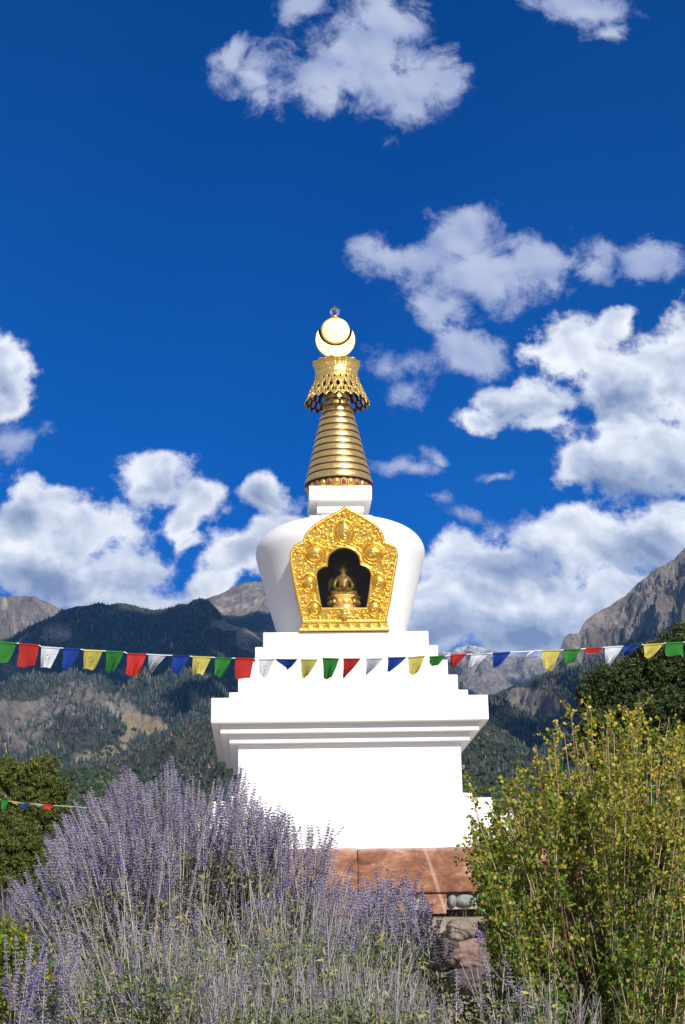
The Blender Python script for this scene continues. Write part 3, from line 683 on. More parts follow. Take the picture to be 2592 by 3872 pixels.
def mF(u, v, P, s):
    n = noi(P, .008, s); rock = blobmask(u, v, [(1215, 1602, 60, 28), (1190, 1588, 30, 18), (1265, 1625, 35, 18), (1270, 1562, 22, 8)])
    return {'forest': np.clip(1-rock+(n-.5)*.8, 0, 1)}
def mG(u, v, P, s):
    n = noi(P, .012, s); m = blobmask(u, v, [(1130, 1690, 35, 28), (1180, 1730, 40, 25), (1090, 1640, 40, 20), (1225, 1755, 30, 10)])
    return {'forest': np.clip(.95+(n-.5)*.6, 0, 1), 'meadow': np.clip(m*.62, 0, 1)*smst(n, .35, .6)}
ext = 260
LA = mk_range('hills', [(-ext, 1560), (0, 1466), (24, 1460), (53, 1444), (81, 1426), (121, 1410), (145, 1396), (174, 1387), (202, 1385), (225, 1379), (247, 1384), (275, 1379), (300, 1382), (324, 1390), (352, 1395), (373, 1392), (395, 1388), (413, 1380.5), (429, 1382), (444, 1371), (462, 1368), (478, 1372), (497, 1392), (520, 1424), (548, 1436), (562, 1436), (583, 1450), (604, 1469), (640, 1500), (700, 1535), (800, 1570)],
    4000, 1700, 1800, 1.15, 75, .0022, 21, 220, 2.4, 1.2, mA)
mk_range('mountain', [(-ext, 1370), (-60, 1372), (0, 1363.5), (24, 1364), (57, 1362.7), (81, 1366), (105, 1376), (126, 1386), (145, 1393), (200, 1425), (330, 1500)], 5400, 4300, 1530, 1.2, 110, .003, 31, 90, 3, 3, mBare)
mk_range('mountain', [(380, 1425), (440, 1388), (474, 1369), (487, 1364), (502, 1360), (527, 1347), (559, 1331), (583, 1329.5), (600, 1331), (660, 1345), (760, 1390), (900, 1450), (1000, 1500), (1060, 1530)], 5900, 4300, 1570, 1.3, 70, .0016, 41, 90, 3, .8, mC)
mk_range('mountain', [(880, 1520), (960, 1499), (1003, 1493), (1025, 1489), (1048, 1481), (1075, 1474), (1094, 1478), (1117, 1486), (1136, 1491), (1167, 1497), (1182, 1501.5), (1197, 1500.7), (1213, 1502.7), (1228, 1500.8), (1240, 1506), (1262, 1510), (1330, 1530)], 7600, 5200, 1680, 1.15, 90, .0018, 51, 110, 2.6, .7, mSnow)
LE = mk_range('mountain', [(1150, 1640), (1195, 1592), (1228, 1572), (1243, 1548), (1262, 1520), (1276, 1492), (1283, 1484), (1291, 1459), (1302, 1450), (1324, 1448), (1333, 1430), (1345, 1416), (1366, 1401), (1389, 1390), (1412, 1374), (1431, 1363), (1442, 1351), (1461, 1332), (1481, 1319), (1504, 1299), (1523, 1291), (1542, 1279), (1553, 1267), (1568, 1251), (1640, 1190), (1800, 1090)],
    lambda x: np.interp(x, [1150, 1568, 1800], [3500, 4300, 4500]), 2700, 1680, 1.2, 120, .0035, 61, 190, 2.2, 2.5, mE)
LF = mk_range('hills', [(940, 1655), (1000, 1640), (1060, 1615), (1119, 1590), (1136, 1587), (1155, 1577), (1175, 1568), (1197, 1562), (1220, 1556), (1236, 1550.5), (1259, 1545), (1293, 1537), (1350, 1518), (1389, 1500), (1568, 1450), (1800, 1380)], 2650, 1700, 1800, 1.2, 60, .005, 71, 120, 2.6, 1.0, mF)
LG = mk_range('hills', [(-ext, 1800), (20, 1790), (100, 1768), (202, 1754), (263, 1736), (324, 1704), (405, 1662), (486, 1635), (560, 1600), (700, 1570), (900, 1580), (1060, 1615), (1119, 1648), (1160, 1674), (1205, 1706), (1250, 1737), (1300, 1775), (1420, 1830), (1800, 1900)], 1650, 900, 1880, 1.2, 26, .008, 81, 120, 2.6, 1.0, mG)
LH = mk_range('hills', [(-ext, 1768), (0, 1766), (134, 1757), (202, 1762), (300, 1776), (420, 1796), (540, 1806), (800, 1790), (1060, 1775), (1119, 1782), (1300, 1790), (1800, 1785)], 900, 120, 2190, 1.6, 6, .012, 91, 70, 4, .8, lambda u, v, P, s: {'forest': np.full_like(u, .95)})

# ------------------------------------------------------------------ woods on the slopes (each one mass of trees)
def b_tree(cols):
    def f(p, out):
        r = island(); c = ramp(r, cols, 'LINEAR')
        L(c, p.inputs['Base Color']); p.inputs['Roughness'].default_value = 0.9; p.inputs['Specular IOR Level'].default_value = 0.1
    return f
conif_m = mat('conifer_needles_far', b_tree([(0, (.018, .032, .020)), (.45, (.035, .050, .030)), (.62, (.055, .058, .050)), (.92, (.105, .10, .092)), (.992, (.11, .10, .09)), (.995, (.36, .24, .05)), (1, (.36, .24, .05))]))
scrub_m = mat('scrub_leaves_far', b_tree([(0, (.016, .030, .012)), (.6, (.034, .050, .020)), (.9, (.060, .072, .034)), (1, (.10, .10, .05))]))
k_ = 5; a_ = np.arange(k_)*2*PI/k_
ringc = lambda r, z, o=0: np.stack([r*np.cos(a_+o), r*np.sin(a_+o), np.full(k_, z)], 1)
con_v = np.vstack([ringc(.22, .12), ringc(.11, .50, .3), [[0, 0, 1.0]], ringc(.19, .42, .6)[:0]])
con_f = [[i, (i+1) % k_, k_+i] for i in range(k_)]+[[(i+1) % k_, k_+(i+1) % k_, k_+i] for i in range(k_)]+[[k_+i, k_+(i+1) % k_, 2*k_] for i in range(k_)]
bl_v = np.vstack([ringc(.42, .12), ringc(.52, .45, .5), ringc(.30, .82, .1), [[0, 0, .95]]])
bl_f = [[r*k_+i, r*k_+(i+1) % k_, (r+1)*k_+i] for r in range(2) for i in range(k_)]+[[r*k_+(i+1) % k_, (r+1)*k_+(i+1) % k_, (r+1)*k_+i] for r in range(2) for i in range(k_)]+[[2*k_+i, 2*k_+(i+1) % k_, 3*k_] for i in range(k_)]
def wood(name, data, count, dens, h, tv, tf, m, wide=1.0, label=None):
    o, P, pu, pv, A = data; mm, nn = pu.shape
    cand_i = rng.uniform(1, mm-6, count*6); cand_j = rng.uniform(0, nn-2, count*6)
    cand_i = np.clip(cand_i, 1, mm-6.01); i0 = cand_i.astype(int); j0 = cand_j.astype(int); fi = (cand_i-i0)[:, None]; fj = (cand_j-j0)[:, None]
    pos = (P[i0, j0]*(1-fi)+P[i0+1, j0]*fi)*(1-fj)+(P[i0, j0+1]*(1-fi)+P[i0+1, j0+1]*fi)*fj
    d = dens(A, i0, j0, pos, pu[i0, j0], pv[i0, j0]); ok = (rng.uniform(0, 1, len(d)) < d) & (pu[i0, j0] > -120) & (pu[i0, j0] < 1700)
    pos = pos[ok][:count]; n = len(pos)
    hs_ = rng.uniform(h[0], h[1], n)*rng.choice([.6, 1, 1, 1.15], n); th = rng.uniform(0, 2*PI, n); c, s_ = np.cos(th), np.sin(th); wd = hs_*wide*rng.uniform(.75, 1.3, n)
    Mx = np.zeros((n, 3, 3)); Mx[:, 0, 0] = c*wd; Mx[:, 0, 1] = -s_*wd; Mx[:, 1, 0] = s_*wd; Mx[:, 1, 1] = c*wd; Mx[:, 2, 2] = hs_
    pos[:, 2] -= hs_*.10
    S_ = Soup(); S_.inst(tv, tf, Mx, pos); o = S_.build(name, m); tag(o, label, 'woodland', kind='stuff'); return o
pv_ok = lambda v: np.where(v < 1900, 1.0, .12)
gf = lambda A, k, i, j: A[k][i, j] if k in A else np.zeros(len(i))
cl = lambda pos, f, s: smst(fbm(pos[:, 0]*f, pos[:, 1]*f, s, 3), .38, .62)
wood('forest', LA, 62000, lambda A, i, j, pos, u, v: np.clip((gf(A, 'forest', i, j)-.12)*1.3, .03, 1)*(.06+.94*cl(pos, .008, 5))*np.where(gf(A, 'meadow', i, j) > .25, .06, 1), (6, 12.5), con_v, con_f, conif_m, .8, 'dark conifer forest with grey rock showing through on the left mountainside')
wood('forest', LE, 17000, lambda A, i, j, pos, u, v: np.clip((gf(A, 'forest', i, j)-.3)*1.5, 0.004, 1)*(.05+.95*cl(pos, .01, 6)), (6, 12), con_v, con_f, conif_m, .8, 'dark conifers thinning out below the grey cliffs of the right mountain')
wood('forest', LF, 24000, lambda A, i, j, pos, u, v: np.clip((gf(A, 'forest', i, j)-.3)*1.6, 0, 1), (5, 9.5), con_v, con_f, conif_m, .85, 'dense conifers around a pale rock outcrop right of the stupa')
wood('forest', LG, 26000, lambda A, i, j, pos, u, v: np.where(gf(A, 'meadow', i, j) > .2, .25, 1)*np.where(u < 760, 1, .6), (2.8, 5.4), con_v, con_f, conif_m, 1.2, 'grey green conifers on the nearer spur behind the stupa')
wood('scrubland', LG, 9000, lambda A, i, j, pos, u, v: np.where(u > 700, 1, .3), (1.8, 3.2), bl_v, bl_f, scrub_m, 1.3, 'dark round scrub dotted over the tan slope right of the stupa')
wood('scrubland', LH, 16000, lambda A, i, j, pos, u, v: (pv_ok(v)), (1.4, 2.6), bl_v, bl_f, scrub_m, 1.25, 'low dark green scrub oak on the flat at the foot of the mountains')
wood('scrubland', LA, 2500, lambda A, i, j, pos, u, v: np.where(gf(A, 'meadow', i, j) > .1, 1.0, 0)*np.where(v > 1690, 1, .05), (3.5, 6), bl_v, bl_f, scrub_m, 1.3, 'scattered dark bushes on the tan meadow of the left mountainside')

# ------------------------------------------------------------------ fair-weather clouds overhead (outside the frame) that shade parts of the slopes
def b_cloud(p, out):
    p.inputs['Base Color'].default_value = (.95, .95, .96, 1); p.inputs['Roughness'].default_value = 1; p.inputs['Specular IOR Level'].default_value = 0
cloud_m = mat('cloud_vapour', b_cloud)
def shade_cloud(label, targets, alt, seed):
    s = Soup(); r = np.random.default_rng(seed); bm0 = bmesh.new(); bmesh.ops.create_icosphere(bm0, subdivisions=3, radius=1)
    tv = np.array([v.co[:] for v in bm0.verts]); tf = np.array([[v.index for v in f.verts] for f in bm0.faces]); bm0.free()
    for px, py, R_, rad in targets:
        T_ = at_r(px, py, R_); c = T_+sd*((alt-T_[2])/sd[2])
        for q in range(7):
            o_ = np.array([r.normal(0, rad*.45), r.normal(0, rad*.45), abs(r.normal(0, rad*.12))]); sz = rad*r.uniform(.4, .75)
            d = tv*(1+.35*(fbm(tv[:, 0]*2.2+q*5+seed, tv[:, 1]*2.2+tv[:, 2]*1.7, seed+q, 4)-.5)[:, None]*2); s.add(c+o_+d*np.array([sz, sz, sz*.45]), tf)
    o = s.build('cloud', cloud_m, None, smooth=True); tag(o, label, 'cloud'); o['kind'] = 'structure'; return o
CLOUDS = True
if CLOUDS:
    shade_cloud('cloud above the left mountain', [(60, 1560, 3200, 190), (180, 1480, 3600, 260), (300, 1450, 3700, 280), (420, 1440, 3800, 250), (470, 1560, 3100, 170), (390, 1600, 2900, 110), (20, 1530, 3300, 160), (250, 1530, 3300, 120), (150, 1420, 3900, 160), (520, 1500, 3400, 160), (470, 1640, 2500, 90)], 2350, 5)
    shade_cloud('cloud above the valley', [(1240, 1690, 2100, 130), (1190, 1640, 2300, 90), (1330, 1650, 2300, 130)], 2350, 8)
    shade_cloud('high cloud above the far peaks', [(560, 1400, 5000, 300), (595, 1375, 5400, 200), (1070, 1570, 6000, 120), (1222, 1524, 6900, 80)], 5200, 9)
# ------------------------------------------------------------------ air
def b_haze(p, out):
    nt.nodes.remove(p); v = N('ShaderNodeVolumePrincipled'); v.inputs['Color'].default_value = (.07, .40, 1, 1); v.inputs['Density'].default_value = 3.2e-5; v.inputs['Anisotropy'].default_value = 0.0
    L(v.outputs[0], out.inputs['Volume'])
haze_m = mat('haze_air', b_haze)
bm = bmesh.new(); box(bm, -9100, 9100, -1600, 9100, -3.0, 1700); tag(obj('haze', bm, haze_m), kind='stuff')
S.cycles.volume_bounces = 0; S.cycles.volume_step_rate = 1
# ------------------------------------------------------------------ ground near the stupa
GYS = [-12000, -60, -40, -25, -22, -17, -11, -5.4, -4.6, -3.3, -2.9, 12000]; GZS = [-1.9, -1.9, -1.7, -1.5, -1.2, -.75, -.45, -.30, .0, .86, .98, .98]
def ground_z(x, y): return np.interp(y, GYS, GZS)+.05*(fbm(np.asarray(x)*.9+50, np.asarray(y)*.9+50, 4, 4)-.5)
def b_ground(p, out):
    v = tcoord(); n = noise(v, .8, 9, .7); n2 = noise(v, 26, 6, .7)
    c = ramp(n, [(.3, (.16, .12, .085)), (.5, (.28, .22, .16)), (.7, (.38, .31, .24))])
    c = MIX(MR(n2, .5, .7), c, (.10, .11, .05)); L(c, p.inputs['Base Color']); p.inputs['Roughness'].default_value = 1
    bump(p, n2, .7, .03)
ground_m = mat('dry_soil', b_ground)
def geo(a, b, n): return np.concatenate([-np.geomspace(b, a, n), np.linspace(-a, a, 120)[1:-1], np.geomspace(a, b, n)])
gx_ = geo(9, 9000, 26); gy_ = np.concatenate([-np.geomspace(1500, 30, 12), np.linspace(-29, 8, 170), np.geomspace(8.6, 9000, 26)])
GX2, GY2 = np.meshgrid(gx_, gy_); GZ2 = ground_z(GX2, GY2)
s = Soup(); n = len(gx_); i, j = np.meshgrid(np.arange(len(gy_)-1), np.arange(n-1), indexing='ij')
s.add(np.stack([GX2, GY2, GZ2], -1).reshape(-1, 3), np.stack([i*n+j, i*n+j+1, (i+1)*n+j+1, (i+1)*n+j], -1).reshape(-1, 4))
tag(s.build('ground', ground_m, None, smooth=True), kind='structure')
# ------------------------------------------------------------------ stones
def b_red(p, out):
    v = tcoord(); n = noise(mapped(v, (1, 1, 2.2)), 2.2, 10, .68, .6); n2 = noise(v, 9, 9, .7, .3)
    c = ramp(n, [(.33, (.11, .045, .028)), (.44, (.22, .088, .045)), (.55, (.32, .140, .072)), (.66, (.44, .27, .19))])
    c = MIX(MR(n2, .58, .70, 0, .75), c, (.52, .36, .29)); c = MIX(MR(n2, .34, .44, .75, 0), c, (.12, .05, .035))
    g_ = N('ShaderNodeSeparateXYZ'); L(N('ShaderNodeNewGeometry').outputs['Position'], g_.inputs[0])      # slanting pale vein
    vd = M('ABSOLUTE', M('SUBTRACT', g_.outputs[0], M('MULTIPLY_ADD', M('SUBTRACT', 1.912, g_.outputs[2]), .31, .935))); vd = M('ADD', vd, M('MULTIPLY', M('SUBTRACT', n2, .5), .05))
    c = MIX(MR(vd, .012, .034, .6, 0), c, (.50, .33, .25))
    c = MIX(M('MULTIPLY', MR(M('ADD', g_.outputs[2], M('MULTIPLY', n, .25)), 1.96, 2.06, 0, .7), MR(g_.outputs[1], -2.7, -2.3, 1, .4, 'LINEAR')), c, (.50, .36, .31))
    L(c, p.inputs['Base Color']); p.inputs['Roughness'].default_value = .85
    b1 = N('ShaderNodeBump'); b1.inputs['Strength'].default_value = .9; b1.inputs['Distance'].default_value = .03; L(n, b1.inputs['Height'])
    bump(p, n2, .6, .012, b1.outputs[0])
def wa2(v):
    n = N('ShaderNodeTexNoise'); n.inputs['Scale'].default_value = 2; n.inputs['Detail'].default_value = 5; L(v, n.inputs['Vector'])
    a = N('ShaderNodeVectorMath', operation='MULTIPLY_ADD'); L(n.outputs[1], a.inputs[0]); a.inputs[1].default_value = (.5, .5, .5); L(v, a.inputs[2]); return a.outputs[0]
red_m = mat('red_sandstone', b_red)
def b_boulder(c0, c1, c2):
    def f(p, out):
        v = tcoord(); n = noise(v, 3, 9, .7, .5); n2 = noise(v, 24, 7, .7)
        c = ramp(n, [(.3, c0), (.5, c1), (.7, c2)]); c = MIX(MR(n2, .36, .46, .6, 0), c, (.05, .045, .04)); c = MIX(MR(n2, .62, .7, 0, .5), c, (.50, .47, .42))
        L(c, p.inputs['Base Color']); p.inputs['Roughness'].default_value = .9
        b1 = N('ShaderNodeBump'); b1.inputs['Strength'].default_value = .9; b1.inputs['Distance'].default_value = .06; L(n, b1.inputs['Height']); bump(p, n2, .7, .012, b1.outputs[0])
    return f
tan_b = mat('tan_granite', b_boulder((.09, .065, .05), (.21, .165, .125), (.34, .28, .22)))
pink_b = mat('pink_granite', b_boulder((.10, .06, .045), (.24, .155, .12), (.36, .25, .20)))
dark_b = mat('dark_purple_granite', b_boulder((.035, .025, .025), (.085, .062, .06), (.17, .125, .11)))
grey_b = mat('grey_green_cobble', b_boulder((.13, .14, .13), (.25, .27, .25), (.36, .37, .34)))
mortar = mat('pale_mortar', b_boulder((.30, .27, .23), (.38, .35, .30), (.46, .42, .37)))
def rock_bm(cx_, cy_, cz_, rx, ry, rz, seed, sub=4, amp=.22, power=2.6):
    bm = bmesh.new(); bmesh.ops.create_icosphere(bm, subdivisions=sub, radius=1)
    for v in bm.verts:
        c = np.array(v.co); k = (abs(c[0])**power+abs(c[1])**power+abs(c[2])**power)**(-1/power); c = c*k
        f = 1+amp*(float(fbm(np.array(c[0]*1.3+seed*7+c[2]), np.array(c[1]*1.3+c[2]*1.7+seed), seed, 5, .5))-.5)*2*.6
        v.co = Vector((cx_+c[0]*rx*f, cy_+c[1]*ry*f, cz_+c[2]*rz*f))
    return bm
def slabstone(name, x0, x1, y0, y1, z0, z1, seed, amp=.03):
    bm = bmesh.new(); nx = max(4, int((x1-x0)/.03)); nz = max(4, int((z1-z0)/.03)); X = np.linspace(x0, x1, nx); Z = np.linspace(z0, z1, nz)
    def face(fx):
        V = [[bm.verts.new(fx(a, b)) for b in range(nz)] for a in range(nx)]
        for a in range(nx-1):
            for b in range(nz-1): bm.faces.new((V[a][b], V[a+1][b], V[a+1][b+1], V[a][b+1]))
        return V
    u, w = np.meshgrid(X, Z, indexing='ij'); d = amp*2*(fbm(u*1.7+seed*3, w*3.1, seed, 6, .6)-.5)+amp*1.5*(np.floor(fbm(u*1.1+9, w*1.6+u*.4, seed+4, 3)*7)/7-.5)
    ej = .014*(fbm(u*9, w*0, seed+2, 4)-.5); edge = np.minimum(np.minimum(u-x0, x1-u), np.minimum(w-z0, z1-w)); rd = .018*np.exp(-edge/.012)
    A = face(lambda a, b: (X[a]+(.02*(fbm(Z[b]*5, 0., seed+6, 3)-.5) if a in (0, nx-1) else 0), y0-d[a, b]+rd[a, b], Z[b]+(ej[a, b] if b in (0, nz-1) else 0)))
    B = face(lambda a, b: (X[a], y1, Z[b]))
    per = [(a, 0) for a in range(nx)]+[(nx-1, b) for b in range(1, nz)]+[(a, nz-1) for a in range(nx-2, -1, -1)]+[(0, b) for b in range(nz-2, 0, -1)]
    for k in range(len(per)):
        p_, q_ = per[k], per[(k+1) % len(per)]; bm.faces.new((A[p_[0]][p_[1]], A[q_[0]][q_[1]], B[q_[0]][q_[1]], B[p_[0]][p_[1]]))
    o = obj(name, bm, red_m); shade_auto(o, 30); return o
sl = [(-3.9, -2.66, 'red sandstone slab farthest left under the stupa, half hidden by purple flower spikes'), (-2.65, -1.32, 'red sandstone slab under the left end of the plinth behind the sage'), (-1.31, .018, 'red sandstone slab left of the dark crack, partly behind thin sage stems'),
      (.028, 2.62, 'long bare red sandstone slab crossed by a slanting pale vein, running behind the bush'), (2.63, 4.1, 'red sandstone slab farthest right, hidden behind the yellow bush')]
for k, (a, b, lab) in enumerate(sl): tag(slabstone('stone_slab', a, b, -2.62-.03*(k % 2), -1.6, 1.315, 1.912+.006*((k*7) % 3), 20+k), lab, 'stone slab', 'red slabs under the plinth')
WALL = empty('stone_wall', (0, -2.2, 1.0), 'low wall of grey cobbles and red blocks set in mortar below the red slabs', 'wall')
bm = bmesh.new(); box(bm, -4, 4.2, -2.50, 2.6, 1.09, 1.312); obj('mortar_core', bm, mortar, WALL)
bm = bmesh.new(); box(bm, -2.3, 2.3, -1.59, 2.3, 1.315, 1.914); obj('hearting', bm, mortar, WALL)
bm = bmesh.new(); box(bm, -3.9, 4.1, -2.30, 2.5, .80, 1.088); obj('footing', bm, dark_b, WALL)
rs = np.random.default_rng(9); x = -3.9; k = 0
cobs = []
for cx8, w8 in ((1000, 34), (1095, 76), (1252, 76), (1372, 40), (1462, 46), (1575, 60), (1700, 55)):
    P = at((1200+cx8/1.96)/VK, 3402/VK, -2.5); cobs.append((P[0], w8*.00185, 'cob'))
for xa, w_ in ((-3.7, .12), (-3.45, .10), (-3.2, .13), (-2.9, .12), (-2.2, .13), (-1.95, .1), (-1.2, .11), (-.98, .09), (-.72, .11), (.25, .1), (.72, .1)): cobs.append((xa, w_, 'cob'))
for k, (xc, w_, _) in enumerate(cobs):
    o = obj('cobblestone', rock_bm(xc, -2.50, 1.205, w_, .10, .093, 60+k, 3, .18, 2.2), [grey_b, tan_b, grey_b, pink_b][k % 4 if k > 2 else 0], WALL, smooth=True)
for k, (a, b) in enumerate(((.90, 1.215), (.36, .62), (-.55, .12), (-1.85, -1.35), (-2.75, -2.4))):
    o = slabstone('red_block', a, b, -2.60, -2.45, 1.03, 1.308, 40+k, .02); o.data.transform(Matrix.Translation((0, 2.2, -1.0))); o.parent = WALL
def c8(x, y): return (1200+x/1.96)/VK, (3000+y/1.96)/VK
bl = [(1075, 1015, 92, 72, -3.75, tan_b, 'pale boulder at the left end of the upper row below the cobbled wall'), (1330, 1018, 150, 78, -3.8, dark_b, 'dark purplish boulder to the right of the pale one in the upper row'),
      (1300, 1190, 255, 108, -4.35, pink_b, 'long pinkish boulder dappled with leaf shadows in the middle row'), (1450, 1405, 215, 120, -4.75, tan_b, 'big tan boulder in shade at the bottom beside the yellow bush'),
      (1560, 1000, 110, 80, -3.9, pink_b, 'pink boulder behind the left edge of the yellow bush, upper row'), (1800, 1060, 160, 100, -4.0, tan_b, 'tan boulder showing through the middle of the yellow bush'), (1745, 1230, 200, 105, -4.4, dark_b, 'dark boulder behind the stems of the yellow bush'),
      (2150, 1010, 190, 95, -3.9, pink_b, 'pinkish flat boulder seen through the bush at the right'), (900, 1180, 150, 100, -4.3, dark_b, 'dark boulder hidden behind the right sage spikes'), (700, 1150, 150, 95, -4.2, tan_b, 'tan boulder behind the middle sage stems'), (2000, 1300, 190, 110, -4.5, tan_b, 'tan boulder low behind the lower right of the bush'), (1120, 1400, 130, 90, -4.7, dark_b, 'dark boulder in deep shade at the foot of the boulder wall')]
for k, (x, y, rx, ry, Y, m, lab) in enumerate(bl):
    P = at(*c8(x, y), Y); sc = (Y+25.2)/6150/1.96*1.03
    o = obj('boulder', rock_bm(P[0], Y+ry*sc*.6, P[2], rx*sc, ry*sc*1.15, ry*sc, 80+k, 5, .62, 3.2), m, None, smooth=True); tag(o, lab, 'boulder', 'boulders of the bank below the wall')
P = at(60, 2108, -5.2)
o = obj('boulder', rock_bm(P[0], -5.0, P[2]-.05, .75, .3, .14, 120, 4, .2, 3.5), pink_b, None, smooth=True); tag(o, 'flat pinkish stone at the left picture edge above the yellow green shrub', 'boulder', 'boulders of the bank below the wall')
# ------------------------------------------------------------------ plants
def leafmat(name, stops, trans=.35, rough=.55, zmix=None):
    def f(p, out):
        c = ramp(island(), stops)
        if zmix:
            z = N('ShaderNodeSeparateXYZ'); L(N('ShaderNodeNewGeometry').outputs['Position'], z.inputs[0])
            k = M('ADD', MR(z.outputs[2], zmix[0], zmix[1], 0, 1, 'LINEAR'), M('MULTIPLY', M('SUBTRACT', noise(tcoord(), 2.2, 3, .6), .5), 1.3))
            c = MIX(MR(k, .1, .9, 0, 1, 'LINEAR'), c, ramp(island(), zmix[2]))
        L(c, p.inputs['Base Color']); p.inputs['Roughness'].default_value = rough; p.inputs['Specular IOR Level'].default_value = .3
        t = N('ShaderNodeBsdfTranslucent'); L(c, t.inputs[0]); mx = N('ShaderNodeMixShader'); mx.inputs[0].default_value = trans
        L(p.outputs[0], mx.inputs[1]); L(t.outputs[0], mx.inputs[2]); L(mx.outputs[0], out.inputs[0])
    return mat(name, f)
m_flower = leafmat('sage_flowers', [(0, (.16, .14, .21)), (.30, (.26, .23, .33)), (.62, (.42, .38, .51)), (.88, (.35, .31, .44)), (.95, (.19, .14, .40)), (1, (.19, .12, .48))], .2, .8)
m_flower2 = leafmat('sage_flowers_fresh', [(0, (.16, .14, .32)), (.4, (.26, .23, .42)), (.7, (.15, .11, .46)), (1, (.20, .14, .60))], .2, .8)
m_sleaf = leafmat('sage_leaves', [(0, (.06, .09, .03)), (.4, (.15, .20, .07)), (.72, (.26, .30, .14)), (.86, (.38, .39, .24)), (.93, (.46, .40, .10)), (1, (.56, .42, .06))], .3)
m_under = leafmat('undergrowth_leaves', [(0, (.03, .06, .012)), (.5, (.075, .13, .028)), (.82, (.15, .19, .04)), (.93, (.42, .34, .05)), (1, (.50, .26, .06))], .35)
m_shade = leafmat('shade_coloured_leaves', [(0, (.012, .025, .006)), (.6, (.030, .055, .012)), (1, (.07, .09, .02))], .2)  # leaf colour darkened to stand for the shade inside the big bush
m_stem = leafmat('pale_sage_stems', [(0, (.26, .23, .20)), (.4, (.42, .38, .31)), (.75, (.52, .46, .38)), (1, (.46, .31, .24))], 0, .8)
m_dead = leafmat('grey_dry_stems', [(0, (.12, .11, .11)), (.5, (.26, .24, .235)), (1, (.42, .39, .36))], 0, .9)
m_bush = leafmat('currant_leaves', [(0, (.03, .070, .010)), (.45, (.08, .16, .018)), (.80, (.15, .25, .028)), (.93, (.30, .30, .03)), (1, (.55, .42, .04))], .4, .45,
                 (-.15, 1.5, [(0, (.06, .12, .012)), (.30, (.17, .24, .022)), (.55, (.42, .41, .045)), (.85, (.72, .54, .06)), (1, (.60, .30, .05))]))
m_twig = leafmat('bush_twigs', [(0, (.12, .07, .04)), (.5, (.32, .22, .13)), (1, (.48, .36, .24))], 0, .8)
m_gold = leafmat('yellow_green_leaves', [(0, (.04, .09, .012)), (.5, (.10, .18, .02)), (.78, (.24, .28, .03)), (.92, (.55, .42, .04)), (1, (.50, .22, .04))], .4)
def rot(n, r, tilt=1.0):       # random orientations
    a = r.normal(size=(n, 3)); a[:, 2] *= tilt; a /= np.linalg.norm(a, axis=1)[:, None]; b = r.normal(size=(n, 3)); b -= (b*a).sum(1)[:, None]*a; b /= np.linalg.norm(b, axis=1)[:, None]
    return np.stack([a, b, np.cross(a, b)], -1)
LEAF_V = np.array([(0, 0, 0), (.45, .28, .06), (1, 0, -.03), (.45, -.28, .06)]); LEAF_F = np.array([[0, 1, 2], [0, 2, 3]]); THIN_V = LEAF_V*np.array([1, .45, 1])
ROUND_V = np.array([(0, 0, 0), (.30, .36, .05), (.75, .38, .03), (1, 0, -.04), (.75, -.38, .03), (.30, -.36, .05)]); ROUND_F = np.array([[0, 1, 2], [0, 2, 3], [0, 3, 4], [0, 4, 5]])
def curve(b, t, n, r, bow=.12):
    mid = (b+t)/2+np.array([(b[0]-t[0])*bow, (b[1]-t[1])*bow, np.linalg.norm(t-b)*bow*.6])+r.normal(0, .02, 3)
    u = np.linspace(0, 1, n)[:, None]; return (1-u)**2*b+2*u*(1-u)*mid+u*u*t
def spikes(sf, ss, pts, L_, r, rad=.011, gap=.017, dens=7, mi=0):      # whorls of small flowers up the end of a stem
    seg = np.linalg.norm(np.diff(pts, axis=0), axis=1); cs = np.concatenate([[0], np.cumsum(seg)]); tot = cs[-1]
    L_ = min(L_, tot*.8); k = int(L_/gap)
    if k < 1: return
    d = tot-np.arange(k)*gap-r.uniform(0, gap*.3, k); c = np.stack([np.interp(d, cs, pts[:, q]) for q in range(3)], 1)
    taper = np.clip(.45+np.arange(k)/max(k*.45, 1), .4, 1)*rad
    n = k*dens; cc = np.repeat(c, dens, 0); rr_ = np.repeat(taper, dens); a = r.uniform(0, 2*PI, n)
    offs = cc+np.stack([np.cos(a), np.sin(a), r.uniform(-.3, .3, n)], 1)*(rr_*.65)[:, None]
    dirv = np.stack([np.cos(a), np.sin(a), r.uniform(.1, .9, n)], 1); dirv /= np.linalg.norm(dirv, axis=1)[:, None]
    side = np.cross(dirv, r.normal(size=(n, 3))); side /= np.linalg.norm(side, axis=1)[:, None]
    Mx = np.stack([dirv, side, np.cross(dirv, side)], -1)*(r.uniform(.55, 1.1, n)*.0095)[:, None, None]
    sf.inst(np.array([(-.3, 0, 0), (.1, .42, .2), (.1, -.42, .2), (1, 0, .1), (.1, 0, -.45)]), np.array([[0, 1, 2], [1, 3, 2], [0, 4, 1], [0, 2, 4], [4, 3, 1], [4, 2, 3]]), Mx, offs, mi)
def interp_top(tab): tab = np.array(tab, float); return lambda x: np.interp(x, tab[:, 0], tab[:, 1])
def gz1(x, y): return float(ground_z(np.array([x]), np.array([y]))[0])
